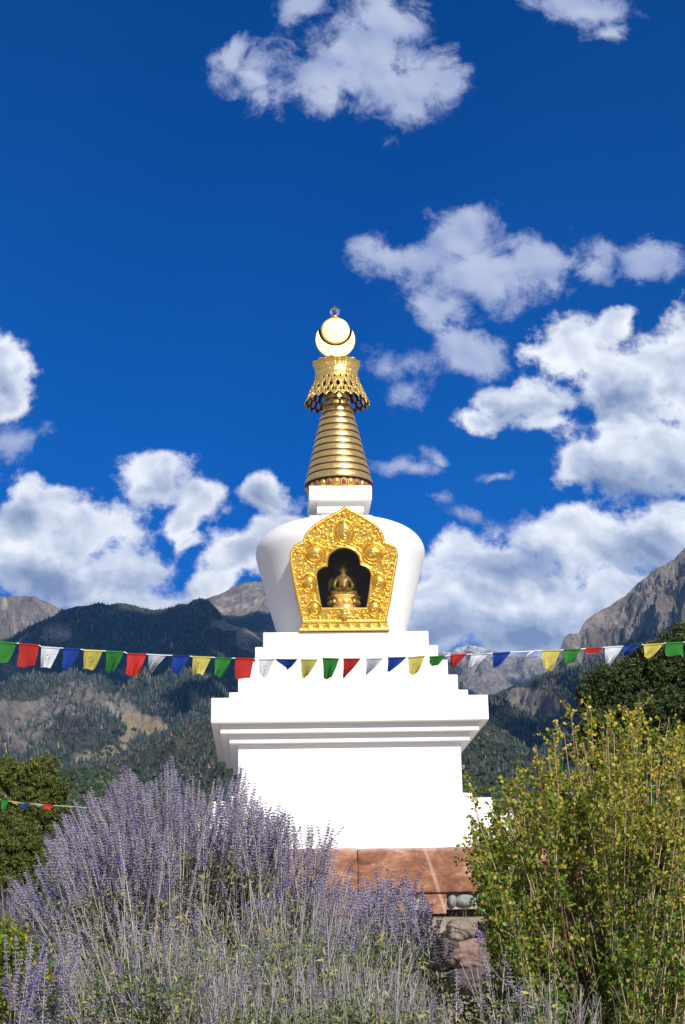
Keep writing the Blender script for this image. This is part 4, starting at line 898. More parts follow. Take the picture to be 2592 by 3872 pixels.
def sage(label, bx, dist, tops, nst, drop=70, flo=(.16, .34), leafy=1.0, seed=1, spread=.25, dspread=.35, fl=0.85, stemm=None, flm=None, rad=.0098, xw=None, side=2, group='sage shrubs in front of the stupa', leafn=20, lo=0.32):
    r = np.random.default_rng(seed); tab = np.array(tops, float); top = interp_top(tops); Y0 = CAM[1]+dist
    B0 = at(bx, 2300, Y0); bz = gz1(B0[0], Y0)
    o = empty('sage_shrub', (B0[0], Y0, bz), label, 'shrub', group)
    st, fo, lv = Soup(), Soup(), Soup(); leaves = []
    for k in range(nst):
        x = r.uniform(tab[0, 0], tab[-1, 0]) if xw is None else np.clip(r.normal(xw[0], xw[1]), tab[0, 0], tab[-1, 0])
        y = top(x)+9*math.sin(x*.045+seed)+8*math.sin(x*.13+seed*2)+(r.exponential(drop) if k % 8 else r.uniform(-16, 6)); Y = Y0+r.normal(0, dspread); tip = at(x, y, Y)
        frac = (x-bx)/400.
        b = np.array([B0[0]+frac*spread*r.uniform(.2, 1)+r.normal(0, .12), Y0+r.normal(0, .15)+(Y-Y0)*.4, bz]); b[2] = gz1(b[0], b[1])-.02
        if tip[2] < b[2]+.15: tip[2] = b[2]+r.uniform(.2, .5)
        pts = curve(b, tip, 9, r, .10); h = np.linalg.norm(tip-b)
        dead = r.uniform() > fl*float(1-smst(np.array(y-top(x)), 70, 190)*.85)
        st.tube(pts, np.linspace(.0042, .0012, 9)*r.uniform(.6, 1.35), 3, 1 if dead or r.uniform() < .2 else 0)
        if not dead:
            L_ = h*r.uniform(*flo); spikes(fo, st, pts, L_, r, rad*r.uniform(.8, 1.15), .0165, 7, int(r.uniform() < .12))
            for q in range(r.integers(1, side+4)):
                u = r.uniform(.6, .92); i_ = int(u*8); p0 = pts[i_]; dv = (pts[i_+1]-pts[i_]); dv /= np.linalg.norm(dv)
                sd_ = r.normal(size=3); sd_ -= sd_@dv*dv; sd_ /= np.linalg.norm(sd_); e = p0+(dv*.85+sd_*.45)*r.uniform(.08, .22)
                pp = curve(p0, e, 5, r, .05); st.tube(pp, [.0014, .0013, .0012, .001, .0008], 3, 0); spikes(fo, st, pp, .16, r, rad*.8, .0165, 6, int(r.uniform() < .12))
        else:
            for q in range(r.integers(1, 5)):
                i_ = r.integers(3, 8); p0 = pts[i_]; e = p0+(pts[8]-pts[0])/h*r.uniform(.05, .2)+r.normal(0, .04, 3); st.tube(np.stack([p0, (p0+e)/2, e]), [.0015, .0012, .0008], 3, 1)
        nl = r.poisson(leafn*leafy); u = r.uniform(lo, .88, nl); c = pts[np.minimum((u*8).astype(int), 8)]+r.normal(0, .03, (nl, 3)); leaves.append(c)
    c = np.concatenate(leaves); n = len(c); Mx = rot(n, r, .7)*r.uniform(.018, .042, n)[:, None, None]; Mx[:, :, 1] *= .62; lv.inst(LEAF_V, LEAF_F, Mx, c)
    st.build('stems', [m_stem if stemm is None else stemm, m_dead], o)
    if fo.n: fo.build('flower_spikes', [m_flower, m_flower2] if flm is None else flm, o)
    lv.build('leaves', m_sleaf, o)
    return o
def leafy(name, label, cat, blobs, dist, n, size, m, tv, tf, seed, stems=60, thick=.35, group=None, stemm=None, base_x=None):
    r = np.random.default_rng(seed); Y0 = CAM[1]+dist; bx = base_x or np.mean([b[0] for b in blobs]); B0 = at(bx, 2300, Y0); bz = gz1(B0[0], Y0)
    o = empty(name, (B0[0], Y0, bz), label, cat, group); st, lv = Soup(), Soup(); area = np.array([b[2]*b[3] for b in blobs], float); pr = area/area.sum(); C = []
    for q in range(n//7):
        b = blobs[r.choice(len(blobs), p=pr)]; a = r.uniform(0, 2*PI); u = math.sqrt(r.uniform()); w_ = at(b[0]+b[2]*u*math.cos(a), b[1]+b[3]*u*math.sin(a), Y0+r.normal(0, thick))
        C.append(w_+r.normal(0, size*1.6, (7, 3)))
        if q % max(1, (n//7)//stems) == 0:
            bb = np.array([B0[0]+(w_[0]-B0[0])*.35+r.normal(0, .08), Y0+r.normal(0, .12), bz]); st.tube(curve(bb, w_, 7, r, .08), np.linspace(.006, .0015, 7), 3, 0)
    C = np.concatenate(C); k = len(C); gzv = ground_z(C[:, 0], C[:, 1]); C = C[C[:, 2] > gzv]; k = len(C)
    lv.inst(tv, tf, rot(k, r, 1.0)*r.uniform(.6, 1.25, k)[:, None, None]*size, C)
    st.build('stems', stemm or m_twig, o); lv.build('leaves', m, o); return o
# the sage, left to right and back to front
leafy('leafy_shrub', 'dark leafy shrub with orange fruit seen through the middle of the sage', 'shrub', [(330, 2040, 110, 90), (260, 2120, 140, 120), (420, 2140, 170, 130), (600, 2180, 170, 130), (150, 2200, 110, 120), (480, 2300, 420, 90), (820, 2270, 200, 110)], 10.2, 26000, .03, m_under, LEAF_V, LEAF_F, 3, 90, .3)
sage('tall lavender coloured sage shrub, the largest, fanning out left of the stupa', 430, 9.6, [(95, 1935), (115, 1890), (150, 1862), (180, 1822), (215, 1812), (250, 1806), (280, 1768), (310, 1790), (345, 1800), (385, 1738), (410, 1785), (440, 1795), (480, 1792), (520, 1786), (560, 1776), (600, 1838), (640, 1850), (665, 1862)], 500, 60, (.13, .24), 1.8, 11, .15, .40)
sage('sage shrub leaning hard to the left with long pale arching stems', 330, 8.9, [(15, 2010), (60, 1990), (90, 1960), (130, 1905), (200, 1880), (280, 1880), (360, 1900), (420, 1930)], 210, 85, (.12, .20), 2.4, 12, .10, .3, .80)
sage('sage shrub of thinner spikes overlapping the white base of the stupa', 640, 9.4, [(520, 1830), (570, 1800), (600, 1845), (640, 1862), (690, 1885), (725, 1890), (765, 1900), (780, 1985), (850, 2040), (900, 2060)], 240, 62, (.13, .24), 1.5, 13, .3, .35, .82)
sage('sage shrub with upright violet spikes in front of the cobbled wall', 930, 8.4, [(790, 2060), (830, 2000), (875, 1995), (910, 2015), (955, 2000), (975, 2050), (1005, 2075)], 105, 60, (.16, .30), 1.2, 14, .5, .25, .85, None, [m_flower, m_flower2])
sage('mass of bare grey dry sage stems in the middle foreground', 620, 7.9, [(380, 2160), (450, 2090), (560, 2050), (650, 2020), (760, 2010), (850, 2050), (930, 2090), (980, 2160)], 300, 85, (.03, .08), 2.2, 15, .5, .35, .16, m_dead, lo=.25)
sage('low sage shrub with saturated violet spikes in the lower left corner', 110, 7.2, [(-20, 2190), (20, 2130), (60, 2150), (110, 2110), (150, 2120), (190, 2180), (240, 2260)], 34, 60, (.2, .35), .9, 16, .4, .25, .95, None, [m_flower, m_flower2], .012)
sage('sprawling sage shrub with tan stems crossing the lower left foreground', 420, 7.4, [(120, 2190), (180, 2120), (260, 2080), (350, 2100), (450, 2130), (520, 2160), (600, 2220)], 200, 60, (.04, .10), 2.0, 17, .6, .3, .22, leafn=34)
sage('low pale green sage growth with yellowing leaves along the bottom edge', 760, 7.0, [(420, 2260), (560, 2220), (680, 2200), (800, 2190), (920, 2210), (1000, 2260), (1040, 2310)], 400, 50, (.02, .06), 3.0, 18, 1.0, .3, .12, leafn=40)
sage('sparse sage stems with few flowers standing before the boulders', 1110, 7.3, [(1040, 2150), (1080, 2100), (1110, 2170), (1130, 2120), (1170, 2180), (1200, 2230)], 15, 55, (.05, .2), 1.6, 19, .5, .2, .6, leafn=34)
sage('silvery green young sage shoots in the bottom right foreground', 1260, 6.7, [(1130, 2290), (1180, 2240), (1230, 2230), (1265, 2215), (1310, 2250), (1360, 2275), (1420, 2310)], 46, 45, (.01, .03), 3.5, 20, .5, .2, .05, leafn=60)
sage('hazy lavender sage far back at the left picture edge', 40, 16.5, [(-60, 2040), (0, 2025), (60, 2030), (110, 2060), (160, 2075)], 110, 30, (.3, .5), .6, 21, .5, .3, .95, group='sage shrubs far back')
leafy('leafy_shrub', 'bright yellow green leafy shrub in the lower left corner', 'shrub', [(-10, 2210, 85, 90), (40, 2290, 110, 80), (0, 2150, 55, 40)], 7.9, 8000, .02, m_gold, ROUND_V, ROUND_F, 5, 40, .2)
leafy('leafy_shrub', 'low green shrub in shade at the foot of the boulders', 'shrub', [(1150, 2310, 120, 50), (1260, 2320, 120, 40), (1380, 2330, 120, 50)], 8.8, 5000, .024, m_under, LEAF_V, LEAF_F, 6, 40, .3)

leafy('leafy_shrub', 'grey green sage foliage filling the bottom of the frame between the dry stems', 'shrub', [(520, 2280, 200, 70), (760, 2290, 200, 80), (940, 2300, 110, 70), (640, 2210, 190, 60), (850, 2200, 120, 50), (330, 2250, 120, 60), (420, 2180, 100, 40)], 7.8, 6500, .034, m_sleaf, THIN_V, LEAF_F, 8, 60, .35, None, m_stem)

# the big yellow-leaved bush on the right
YB = interp_top([(1060, 1920), (1095, 2000), (1150, 2090), (1200, 2190), (1260, 2300), (1400, 2550), (1700, 2600)])
def bush(label, bx, dist, tops, nst, drop, seed, leafd, xr=None):
    r = np.random.default_rng(seed); tab = np.array(tops, float); top = interp_top(tops); Y0 = CAM[1]+dist; B0 = at(bx, 2300, Y0); bz = gz1(B0[0], Y0)
    o = empty('leafy_bush', (B0[0], Y0, bz), label, 'bush'); st, lv = Soup(), Soup(); C = []; D = []
    def cluster(p0, dv, n_, sz):           # a small pinnate spray of round leaflets
        for q in range(n_):
            C.append(p0+dv*sz*.9*q); sdv = r.normal(size=3); sdv -= sdv@dv*dv; sdv /= np.linalg.norm(sdv)+1e-6; D.append((sdv*.9+dv*.5, sz*r.uniform(.75, 1.25)))
    for k in range(nst):
        x = r.uniform(tab[0, 0], tab[-1, 0]); y = top(x)+(62+r.exponential(drop) if k % 4 else r.uniform(-14, 60)); Y = Y0+r.normal(0, .42)
        if y > YB(x): y = r.uniform(top(x), max(YB(x), top(x)+5))
        tip = at(x, y, Y)
        b = np.array([B0[0]+(tip[0]-B0[0])*r.uniform(.05, .3)+r.normal(0, .1), Y0+(Y-Y0)*.5+r.normal(0, .1), bz-.02])
        if tip[2] < b[2]+.2: continue
        pts = curve(b, tip, 12, r, .10*r.uniform(-.2, 1.2)); h = np.linalg.norm(tip-b); st.tube(pts, np.linspace(.0075, .0016, 12)*r.uniform(.7, 1.2), 4)
        for q in range(int(h*leafd)):
            u = r.uniform(.12, 1)**.8; i_ = min(int(u*11), 10); f = u*11-i_; p0 = pts[i_]*(1-f)+pts[i_+1]*f if f >= 0 else pts[i_]
            if vnoise(np.array(p0[0]*5.5+p0[1]*2), np.array(p0[2]*5.5+seed), 7) < .36 and r.uniform() < .85: continue
            dv = pts[i_+1]-pts[i_]; dv /= np.linalg.norm(dv); sdv = r.normal(size=3); sdv -= sdv@dv*dv; sdv /= np.linalg.norm(sdv); e = dv*.55+sdv*.85; e /= np.linalg.norm(e)
            if r.uniform() < .14:
                L_ = r.uniform(.03, .11); pe = p0+(e+dv*.5)*L_; st.tube(np.stack([p0, (p0+pe)/2, pe]), [.0022, .0017, .001], 3)
                for w_ in np.linspace(.2, 1, int(L_/.025)+2): cluster(p0+(pe-p0)*w_, -e*.3+r.normal(0, .6, 3), r.integers(2, 5), .0125)
            else: cluster(p0+e*.006, e, r.integers(2, 6), .0125)
    C = np.array(C); n = len(C); dv = np.array([d[0] for d in D]); sz = np.array([d[1] for d in D]); dv /= np.linalg.norm(dv, axis=1)[:, None]
    sdv = np.cross(dv, r.normal(size=(n, 3))); sdv /= np.linalg.norm(sdv, axis=1)[:, None]
    lv.inst(ROUND_V, ROUND_F, np.stack([dv, sdv, np.cross(dv, sdv)], -1)*(sz*1.5)[:, None, None], C)
    print('bush leaves', n)
    st.build('stems', m_twig, o); lv.build('leaves', m_bush, o); return o
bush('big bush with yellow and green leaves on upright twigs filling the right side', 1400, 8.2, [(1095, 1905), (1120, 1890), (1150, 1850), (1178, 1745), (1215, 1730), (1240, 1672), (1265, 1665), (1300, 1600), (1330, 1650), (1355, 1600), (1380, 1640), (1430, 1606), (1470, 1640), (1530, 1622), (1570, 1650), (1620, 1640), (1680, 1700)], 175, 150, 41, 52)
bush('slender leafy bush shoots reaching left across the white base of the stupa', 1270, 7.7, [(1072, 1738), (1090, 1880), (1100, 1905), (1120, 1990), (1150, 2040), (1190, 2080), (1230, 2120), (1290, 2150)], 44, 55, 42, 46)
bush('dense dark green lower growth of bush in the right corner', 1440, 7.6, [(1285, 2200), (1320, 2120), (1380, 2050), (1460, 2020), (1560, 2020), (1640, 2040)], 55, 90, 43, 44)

bush('ragged leafy sprigs at the left edge of the big bush beside the boulders', 1310, 7.9, [(1085, 1930), (1115, 1880), (1150, 1830), (1185, 1770), (1220, 1730), (1260, 1720), (1290, 1760)], 46, 110, 44, 46)
leafy('leafy_shrub', 'added shrub coloured dark as shade in the gaps of the big yellow leaved bush', 'shrub', [(1330, 2060, 90, 130), (1420, 1960, 120, 160), (1520, 1950, 120, 180), (1350, 2250, 120, 130), (1480, 2200, 150, 160), (1560, 2250, 120, 160)], 9.8, 12000, .030, m_shade, LEAF_V, LEAF_F, 9, 60, .3)  # added dark backing: the shadow in the bush's gaps is put into its colour
# ------------------------------------------------------------------ junipers and pinyon
m_jun = leafmat('juniper_foliage', [(0, (.035, .050, .010)), (.5, (.085, .11, .020)), (.85, (.16, .175, .032)), (1, (.24, .22, .05))], .15, .8)
m_pin = leafmat('pinyon_needles', [(0, (.018, .032, .009)), (.5, (.042, .066, .017)), (.85, (.085, .11, .028)), (1, (.15, .16, .05))], .12, .7)
m_bark = leafmat('grey_bark', [(0, (.10, .085, .07)), (1, (.26, .23, .20))], 0, .95)
def conifer(label, bx, Y, blobs, n, seed, m, tuft=.10, clump=.30, branches=60, group=None, name='juniper_tree', cat='tree'):
    r = np.random.default_rng(seed); base = at(bx, 2200, Y); base[2] = gz1(base[0], Y); k_ = (Y-CAM[1])/(F_PX/VK)
    o = empty(name, tuple(base), label, cat, group); tr, fo = Soup(), Soup()
    topb = min(blobs, key=lambda b: b[1]-b[3]); tp = at(topb[0], topb[1], Y)
    tr.tube(curve(base-np.array([0, 0, .1]), tp, 9, r, .05), np.linspace(.20, .04, 9), 7)
    area = np.array([b[2]*b[3] for b in blobs], float); pr = area/area.sum(); C = []
    for q in range(n):
        b = blobs[r.choice(len(blobs), p=pr)]; c = at(b[0], b[1], Y+(b[4] if len(b) > 4 else 0)); d = r.normal(size=3); d /= np.linalg.norm(d); rad = r.uniform(.35, 1.12)**.7
        cc = c+d*np.array([b[2]*k_, (b[2]+b[3])/2*k_*.9, b[3]*k_])*rad
        if cc[2] < base[2]+.1: continue
        m_ = r.integers(26, 46); e = r.normal(size=(m_, 3)); e /= np.linalg.norm(e, axis=1)[:, None]; sc = clump*r.uniform(.5, 1.25)
        C.append(cc+e*sc*r.uniform(.35, 1, m_)[:, None]*np.array([1, 1, .75]))
        if q % max(1, n//branches) == 0:
            h = base+(tp-base)*np.clip(((cc[2]-base[2])/(tp[2]-base[2]+.01)*.75), .05, .95); tr.tube(curve(h, cc, 7, r, .12), np.linspace(.055, .012, 7), 4)
    C = np.concatenate(C); n_ = len(C)
    tv = []; tf = []
    for q in range(5):
        a = q*2*PI/5; d = np.array([math.cos(a)*.6, math.sin(a)*.6, .75]); sdv = np.array([-math.sin(a), math.cos(a), 0])*.16; i0 = len(tv); tv += [-sdv*.8, sdv*.8, d+sdv*.5, d-sdv*.5]; tf += [[i0, i0+1, i0+2], [i0, i0+2, i0+3]]
    R_ = rot(n_, r, .8); fo.inst(np.array(tv), np.array(tf), R_*(r.uniform(.6, 1.2, n_)*tuft)[:, None, None], C)
    tr.build('trunk', m_bark, o); fo.build('crown', m, o, smooth=False); return o
conifer('olive green juniper with lumpy crown at the left edge behind the sage', 40, 16, [(20, 1800, 60, 55), (70, 1790, 55, 45), (98, 1760, 32, 34), (20, 1760, 30, 24), (60, 1860, 75, 50), (130, 1810, 32, 24), (110, 1860, 50, 40), (-60, 1820, 70, 70)], 430, 51, m_jun, .10, .20, 50, 'junipers behind the sage')
conifer('brownish olive juniper low at the left edge in front of the taller one', 10, 11, [(-10, 1930, 60, 60), (40, 1940, 50, 55), (75, 1960, 36, 40), (10, 2000, 80, 50), (60, 2010, 60, 40)], 300, 52, m_jun, .085, .17, 30, 'junipers behind the sage')
conifer('tall dark pinyon pine with bare grey twigs behind the yellow bush at right', 1520, 7, [(1385, 1560, 45, 48), (1440, 1560, 60, 55), (1500, 1530, 60, 60), (1560, 1490, 60, 60), (1410, 1640, 75, 60), (1500, 1640, 100, 80), (1600, 1600, 90, 90), (1370, 1720, 60, 50), (1470, 1740, 110, 70), (1590, 1740, 100, 90), (1350, 1600, 22, 28), (1650, 1520, 70, 90)], 1000, 53, m_pin, .10, .21, 150, None, 'pinyon_tree')
conifer('dark juniper low behind the middle of the yellow bush', 1450, 5, [(1400, 1850, 90, 60), (1500, 1880, 100, 80), (1600, 1850, 90, 90), (1330, 1890, 50, 50), (1450, 1960, 160, 60)], 520, 54, m_pin, .10, .26, 40)
# tufts of dry grass between the plants
r = np.random.default_rng(77); n = 5200; gx1 = r.uniform(-7, 6, n); gy1 = r.uniform(-21, -3.0, n)
s = Soup(); gzv = ground_z(gx1, gy1)
for k in range(6):
    a = r.uniform(0, 2*PI, n); hgt = r.uniform(.05, .20, n); d = np.stack([np.cos(a)*.35, np.sin(a)*.35, np.ones(n)], 1)*hgt[:, None]; w_ = np.stack([-np.sin(a), np.cos(a), 0*a], 1)*.004
    p0 = np.stack([gx1, gy1, gzv-.01], 1)+r.normal(0, .03, (n, 3))*np.array([1, 1, 0]); v = np.stack([p0-w_, p0+w_, p0+d], 1).reshape(-1, 3); s.add(v, np.arange(3*n).reshape(-1, 3))
tag(s.build('grass', leafmat('dry_grass', [(0, (.10, .12, .04)), (.5, (.24, .22, .10)), (1, (.42, .36, .20))], .3), None), 'dry grass tufts on the soil between the shrubs', 'grass', kind='stuff')
# ------------------------------------------------------------------ prayer flags
def cloth(name, base, prints):
    def f(p, out):
        uv = N('ShaderNodeUVMap').outputs[0]; v = tcoord(); sp_ = N('ShaderNodeSeparateXYZ'); L(uv, sp_.inputs[0])
        n = noise(v, 60, 4, .6); c = MIX(n, tuple(q*.86 for q in base), base)
        if prints:      # rows of small block-printed characters round a central figure
            rows = M('GREATER_THAN', M('FRACT', M('MULTIPLY', sp_.outputs[1], 17.0)), .45)
            ch = M('GREATER_THAN', noise(mapped(uv, (38, 17, 1)), 1.0, 1, .4), .47)
            bx_ = M('MULTIPLY', M('LESS_THAN', M('ABSOLUTE', M('SUBTRACT', sp_.outputs[0], .5)), .40), M('LESS_THAN', M('ABSOLUTE', M('SUBTRACT', sp_.outputs[1], .48)), .38))
            dx = M('DIVIDE', M('SUBTRACT', sp_.outputs[0], .5), .17); dy = M('DIVIDE', M('SUBTRACT', sp_.outputs[1], .52), .17); rr_ = M('SQRT', M('ADD', M('MULTIPLY', dx, dx), M('MULTIPLY', dy, dy)))
            fig = M('MULTIPLY', M('LESS_THAN', rr_, 1.0), M('MAXIMUM', M('GREATER_THAN', rr_, .86), M('GREATER_THAN', noise(mapped(uv, (16, 16, 1)), 1.0, 2, .5), .54)))
            txt = M('MULTIPLY', M('MULTIPLY', rows, ch), M('MULTIPLY', bx_, M('GREATER_THAN', rr_, 1.1)))
            k = M('MULTIPLY', M('MAXIMUM', M('MULTIPLY', txt, .55), fig), prints, clamp=True)
            c = MIX(k, c, tuple(q*.25 for q in base))
        oi = N('ShaderNodeObjectInfo'); c = MIX(1.0, c, MIX(oi.outputs['Random'], (.62, .64, .66), (1.12, 1.12, 1.12)), 'MULTIPLY')
        L(c, p.inputs['Base Color']); p.inputs['Roughness'].default_value = .8; p.inputs['Specular IOR Level'].default_value = .2
        t = N('ShaderNodeBsdfTranslucent'); L(c, t.inputs[0]); mx = N('ShaderNodeMixShader'); mx.inputs[0].default_value = .30
        L(p.outputs[0], mx.inputs[1]); L(t.outputs[0], mx.inputs[2]); L(mx.outputs[0], out.inputs[0])
        w1 = N('ShaderNodeTexWave'); w1.inputs['Scale'].default_value = 400; L(v, w1.inputs['Vector']); bump(p, w1.outputs['Fac'], .15, .0005)
    return mat(name, f)
CM = {'green': cloth('green_cloth', (.035, .22, .035), .3), 'red': cloth('red_cloth', (.52, .035, .028), .3), 'white': cloth('white_cloth', (.66, .68, .72), .9),
      'blue': cloth('blue_cloth', (.012, .045, .26), .3), 'yellow': cloth('yellow_cloth', (.66, .56, .13), .9)}
cord_m = flat('white_cord', (.75, .75, .76), .7)
def patch(name, quad, Y, m, seed, fold=0.0, parent=None, hem=.055, nx=20, ny=20):
    """cloth between four measured corners (TL, TR, BR, BL), hanging from the cord, bellying in the wind"""
    r = np.random.default_rng(seed); TL, TR, BR, BL = [np.array(at(*q, Y)) for q in quad]
    wdt = np.linalg.norm(TR-TL); u, v = np.meshgrid(np.linspace(0, 1, nx), np.linspace(0, 1, ny))
    U_, V_ = u[..., None], v[..., None]
    P = (1-V_)*((1-U_)*TL+U_*TR)+V_*((1-U_)*BL+U_*BR)
    ph1, ph2 = r.uniform(0, 6, 2); loss = 1-np.linalg.norm(BR-BL)/wdt
    amp = wdt*(.09+.34*np.clip(loss, 0, 1))
    P[..., 1] += (v**1.2)*amp*np.sin(u*PI*r.uniform(1.2, 2.2)+ph1)*1.0-.25*wdt*v*v*r.uniform(.2, 1)+.02*wdt*np.sin(v*9+ph2+u*4)*v
    P[..., 2] += .018*wdt*np.sin(u*7+ph2)*v+.10*wdt*fold*v*np.sin(u*PI); P[..., 0] += .02*wdt*np.sin(v*6+ph1)*v
    # curled lower right corner
    cr = np.clip(u+v-1.45, 0, 1); P[..., 1] -= cr*wdt*.55*(1 if r.uniform() < .7 else -1); 
    Z = P.reshape(-1, 3); i, j = np.meshgrid(np.arange(ny-1), np.arange(nx-1), indexing='ij'); f = np.stack([i*nx+j, i*nx+j+1, (i+1)*nx+j+1, (i+1)*nx+j], -1).reshape(-1, 4)
    s = Soup(); s.add(Z, f)
    o = s.build(name, m, None, smooth=True); me = o.data; ul = me.uv_layers.new(name='UVMap'); li = np.zeros(len(me.loops), int); me.loops.foreach_get('vertex_index', li)
    uvs = np.stack([u.ravel()[li], 1-v.ravel()[li]], 1); ul.data.foreach_set('uv', uvs.ravel())
    # hem sewn over the cord
    s = Soup(); t = P[0]; b = P[0]*(1-.10)+P[1]*.0+P[0]*.10; dn = (P[2]-P[0]); dn = dn/np.linalg.norm(dn, axis=1)[:, None]*wdt*hem
    a = t+np.array([0, -.006, .004]); c = t+dn+np.array([0, -.007, 0]); s.add(np.vstack([a, c]), [[k, k+1, nx+k+1, nx+k] for k in range(nx-1)]); a2 = t+np.array([0, .006, .004]); c2 = t+dn+np.array([0, .006, 0]); s.add(np.vstack([a2, c2]), [[k, k+1, nx+k+1, nx+k] for k in range(nx-1)])
    s.add(np.vstack([a, a2]), [[k, k+1, nx+k+1, nx+k] for k in range(nx-1)])
    h_ = s.build('hem', m, None); h_.parent = o; return o
g4 = lambda x, y: (x*.50155, 1421.6+y*.50155)
g3 = lambda x, y: (453.7+x*.46296, 1391.3+y*.46296)
g5 = lambda x, y: (786.4+x*.49846, 1421.6+y*.49846)
FL = [('green', g4, [(-22, 90), (78, 99), (40, 190), (-30, 198)], 'cut off by the left picture edge'), ('red', g4, [(90, 100), (178, 108), (167, 210), (83, 207)], ''), ('white', g4, [(190, 115), (275, 121), (232, 217), (185, 212)], ''),
 ('blue', g4, [(290, 122), (370, 127), (325, 216), (288, 215)], ''), ('yellow', g4, [(385, 130), (470, 134), (432, 223), (380, 219)], ''), ('green', g4, [(485, 135), (567, 139), (525, 235), (485, 230)], ''),
 ('red', g4, [(582, 146), (670, 149), (632, 248), (578, 246)], ''), ('white', g4, [(678, 150), (762, 154), (688, 228), (678, 228)], 'folded into a triangle'), ('blue', g4, [(788, 155), (868, 158), (820, 238), (785, 235)], ''),
 ('yellow', g4, [(880, 160), (965, 163), (925, 246), (878, 240)], ''), ('green', g4, [(982, 165), (1060, 167), (1010, 260), (980, 245)], ''), ('red', g4, [(1075, 168), (1160, 170), (1140, 265), (1072, 266)], ''),
 ('white', g4, [(1180, 174), (1255, 172), (1212, 262), (1188, 250)], ''), ('blue', g4, [(1256, 173), (1358, 174), (1316, 221), (1300, 214)], 'folded into a flat triangle'), ('yellow', g4, [(1373, 173), (1450, 174), (1405, 258), (1378, 256)], ''),
 ('green', g3, [(615, 247), (697, 250), (660, 352), (620, 352)], ''), ('red', g3, [(718, 250), (803, 250), (730, 345), (715, 345)], ''), ('white', g3, [(830, 249), (915, 247), (835, 339), (828, 330)], ''),
 ('blue', g3, [(938, 245), (1030, 243), (938, 328), (935, 312)], ''), ('yellow', g3, [(1038, 244), (1122, 236), (1082, 330), (1038, 332)], ''), ('green', g3, [(1143, 240), (1220, 237), (1180, 296), (1140, 276)], ''),
 ('red', g5, [(490, 155), (566, 150), (497, 224), (492, 215)], ''), ('white', g5, [(590, 151), (665, 148), (600, 215), (570, 212)], ''), ('blue', g5, [(685, 146), (767, 141), (708, 215), (682, 205)], ''),
 ('yellow', g5, [(912, 134), (995, 132), (962, 222), (913, 220)], ''), ('green', g5, [(1010, 130), (1090, 127), (1052, 195), (1007, 195)], ''), ('red', g5, [(1112, 124), (1190, 120), (1165, 152), (1100, 146)], ''),
 ('white', g5, [(1200, 118), (1285, 113), (1225, 200), (1200, 195)], ''), ('blue', g5, [(1285, 112), (1370, 106), (1305, 151), (1272, 147)], ''), ('yellow', g5, [(1378, 107), (1470, 101), (1415, 165), (1376, 168)], ''),
 ('green', g5, [(1478, 98), (1560, 95), (1552, 165), (1473, 160)], 'at the right picture edge')]
YF = -11.6
LABS = {0: 'green prayer flag cut off by the left picture edge', 1: 'square red prayer flag, leftmost of the red ones', 2: 'white printed prayer flag between the leftmost red and blue flags', 3: 'plain blue prayer flag, leftmost of the blue ones', 4: 'pale yellow prayer flag, leftmost of the yellow ones', 5: 'light green prayer flag between the leftmost yellow flag and a red one',
 6: 'bright red prayer flag just left of a white one folded to a triangle', 7: 'white prayer flag folded into a triangle over the dark forest', 8: 'dark blue prayer flag right of the folded white triangle', 9: 'olive yellow prayer flag over the forest, last yellow before the stupa', 10: 'green prayer flag with a pointed hem, just left of the stupa', 11: 'large red prayer flag across the left edge of the stupa steps',
 12: 'white prayer flag with curled lower corner, first wholly against the stupa', 13: 'blue prayer flag folded flat and shallow against the stupa', 14: 'yellow prayer flag left of the green one in the middle of the stupa', 15: 'green prayer flag hanging before the middle of the stupa', 16: 'red prayer flag tapering to a point before the middle of the stupa', 17: 'greyish white prayer flag tapering to a point before the stupa', 18: 'narrow blue pointed prayer flag before the right half of the stupa', 19: 'olive yellow prayer flag before the right end of the stupa steps',
 20: 'small dark green pointed prayer flag at the right edge of the stupa', 21: 'red triangular prayer flag beside the snowy peak, right of the stupa', 22: 'white rolled prayer flag in front of the snowy peak', 23: 'dark blue prayer flag left of the knotted gap in the string', 24: 'yellow prayer flag with print, right of the knotted gap', 25: 'dark green prayer flag before the foot of the right cliffs', 26: 'shallow wind lifted orange red prayer flag near the pinyon', 27: 'white prayer flag hanging at the left edge of the pinyon', 28: 'dark blue prayer flag blown flat over the pinyon', 29: 'yellow prayer flag over the pinyon, rightmost of the yellow ones', 30: 'dark green prayer flag at the right picture edge'}
cord = []
for k, (colr, g, qd, _) in enumerate(FL):
    quad = [g(*q) for q in qd]; o = patch('prayer_flag', quad, YF, CM[colr], 200+k)
    tag(o, LABS[k], 'prayer flag', 'prayer flags on the front string'); cord += [quad[0], quad[1]]
cord = [(-160, 1448), (-60, 1460)]+cord+[(1640, 1464), (1760, 1458)]
def cordline(name, pts, Y, rad, label, cat='cord'):
    P = np.array([at(x, y, Y) for x, y in pts]); o = empty(name, tuple(P[len(P)//2]), label, cat); s = Soup(); s.tube(P, rad, 6); s.build('line', cord_m, o); return o, P
CO, P = cordline('flag_string', cord, YF, .0045, 'white cord carrying the front row of prayer flags across the stupa')
P0, P1 = at(1218, 1491, YF), at(1229, 1487, YF); kn = at(1215, 1493, YF)
s = Soup(); s.tube(np.array([at(1205, 1502, YF-.01), at(1209, 1496, YF-.02), kn, at(1222, 1489, YF-.02), at(1231, 1487, YF-.01)]), [.003, .0045, .007, .005, .003], 6); s.build('knot_tail', cord_m, CO)
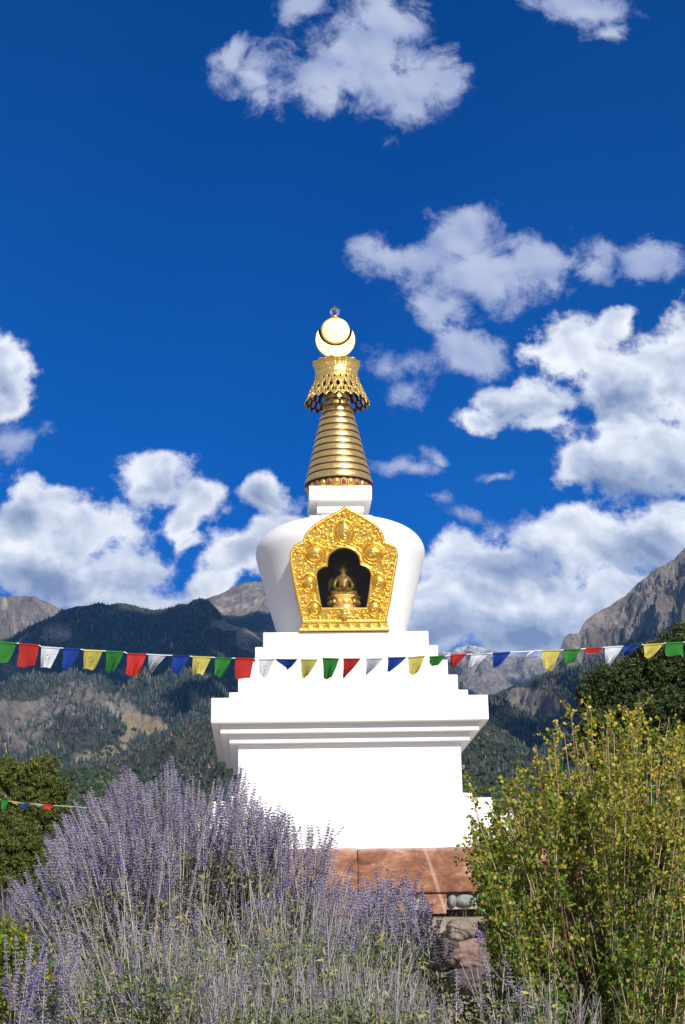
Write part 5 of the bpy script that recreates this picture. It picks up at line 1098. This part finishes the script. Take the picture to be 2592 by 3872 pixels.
# a second string farther back, mostly hidden by the plants
def backflags(defs, Y, seed, label, pts, labs):
    for k, (colr, qd) in enumerate(defs):
        o = patch('prayer_flag', qd, Y, CM[colr], seed+k, nx=10, ny=10); tag(o, labs[k], 'prayer flag', 'prayer flags on the far string')
    cordline('flag_string', pts, Y, .0032, label)
backflags([('green', [(3, 1829), (20, 1832), (14, 1850), (3, 1852)]), ('yellow', [(25, 1832), (48, 1836), (42, 1840), (30, 1840)]), ('blue', [(52, 1838), (70, 1838), (58, 1849), (50, 1848)]), ('white', [(82, 1838), (98, 1841), (94, 1846), (84, 1843)]), ('red', [(100, 1840), (124, 1842), (118, 1851), (102, 1851)]), ('red', [(236, 1848), (248, 1849), (246, 1856), (238, 1854)]), ('green', [(248, 1849), (260, 1850), (256, 1858), (251, 1858)])],
    -2.0, 300, 'far string of prayer flags before the left juniper', [(-120, 1822), (0, 1829), (50, 1837), (100, 1841), (150, 1844), (262, 1851)],
    ['small far green prayer flag before the juniper at the left edge', 'small far cream prayer flag before the left juniper', 'small far blue prayer flag before the left juniper', 'small far white prayer flag before the left juniper', 'small far red prayer flag before the left juniper', 'tiny far red prayer flag among the lavender spikes', 'tiny far green prayer flag among the lavender spikes'])
backflags([('green', [(1120, 1828), (1134, 1831), (1133, 1833), (1121, 1832)]), ('yellow', [(1150, 1829), (1170, 1828), (1168, 1831), (1152, 1832)]), ('blue', [(1174, 1827), (1190, 1826), (1188, 1833), (1176, 1832)]), ('white', [(1195, 1824), (1204, 1822), (1203, 1831), (1197, 1833)]), ('red', [(1205, 1821), (1222, 1818), (1218, 1830), (1208, 1831)]), ('white', [(1305, 1812), (1325, 1810), (1320, 1830), (1308, 1828)])],
    3.0, 320, 'far string of prayer flags behind the right bush', [(1095, 1832), (1134, 1831), (1190, 1827), (1260, 1818), (1330, 1811), (1450, 1800), (1600, 1790)],
    ['sliver of teal green prayer flag far behind the bush, next to the stupa', 'small far yellow prayer flag behind the left edge of the bush', 'small far blue prayer flag behind the left edge of the bush', 'small far white prayer flag behind the bush twigs, beside a red one', 'small far red prayer flag behind the bush twigs', 'small far white prayer flag deep behind the bush'])
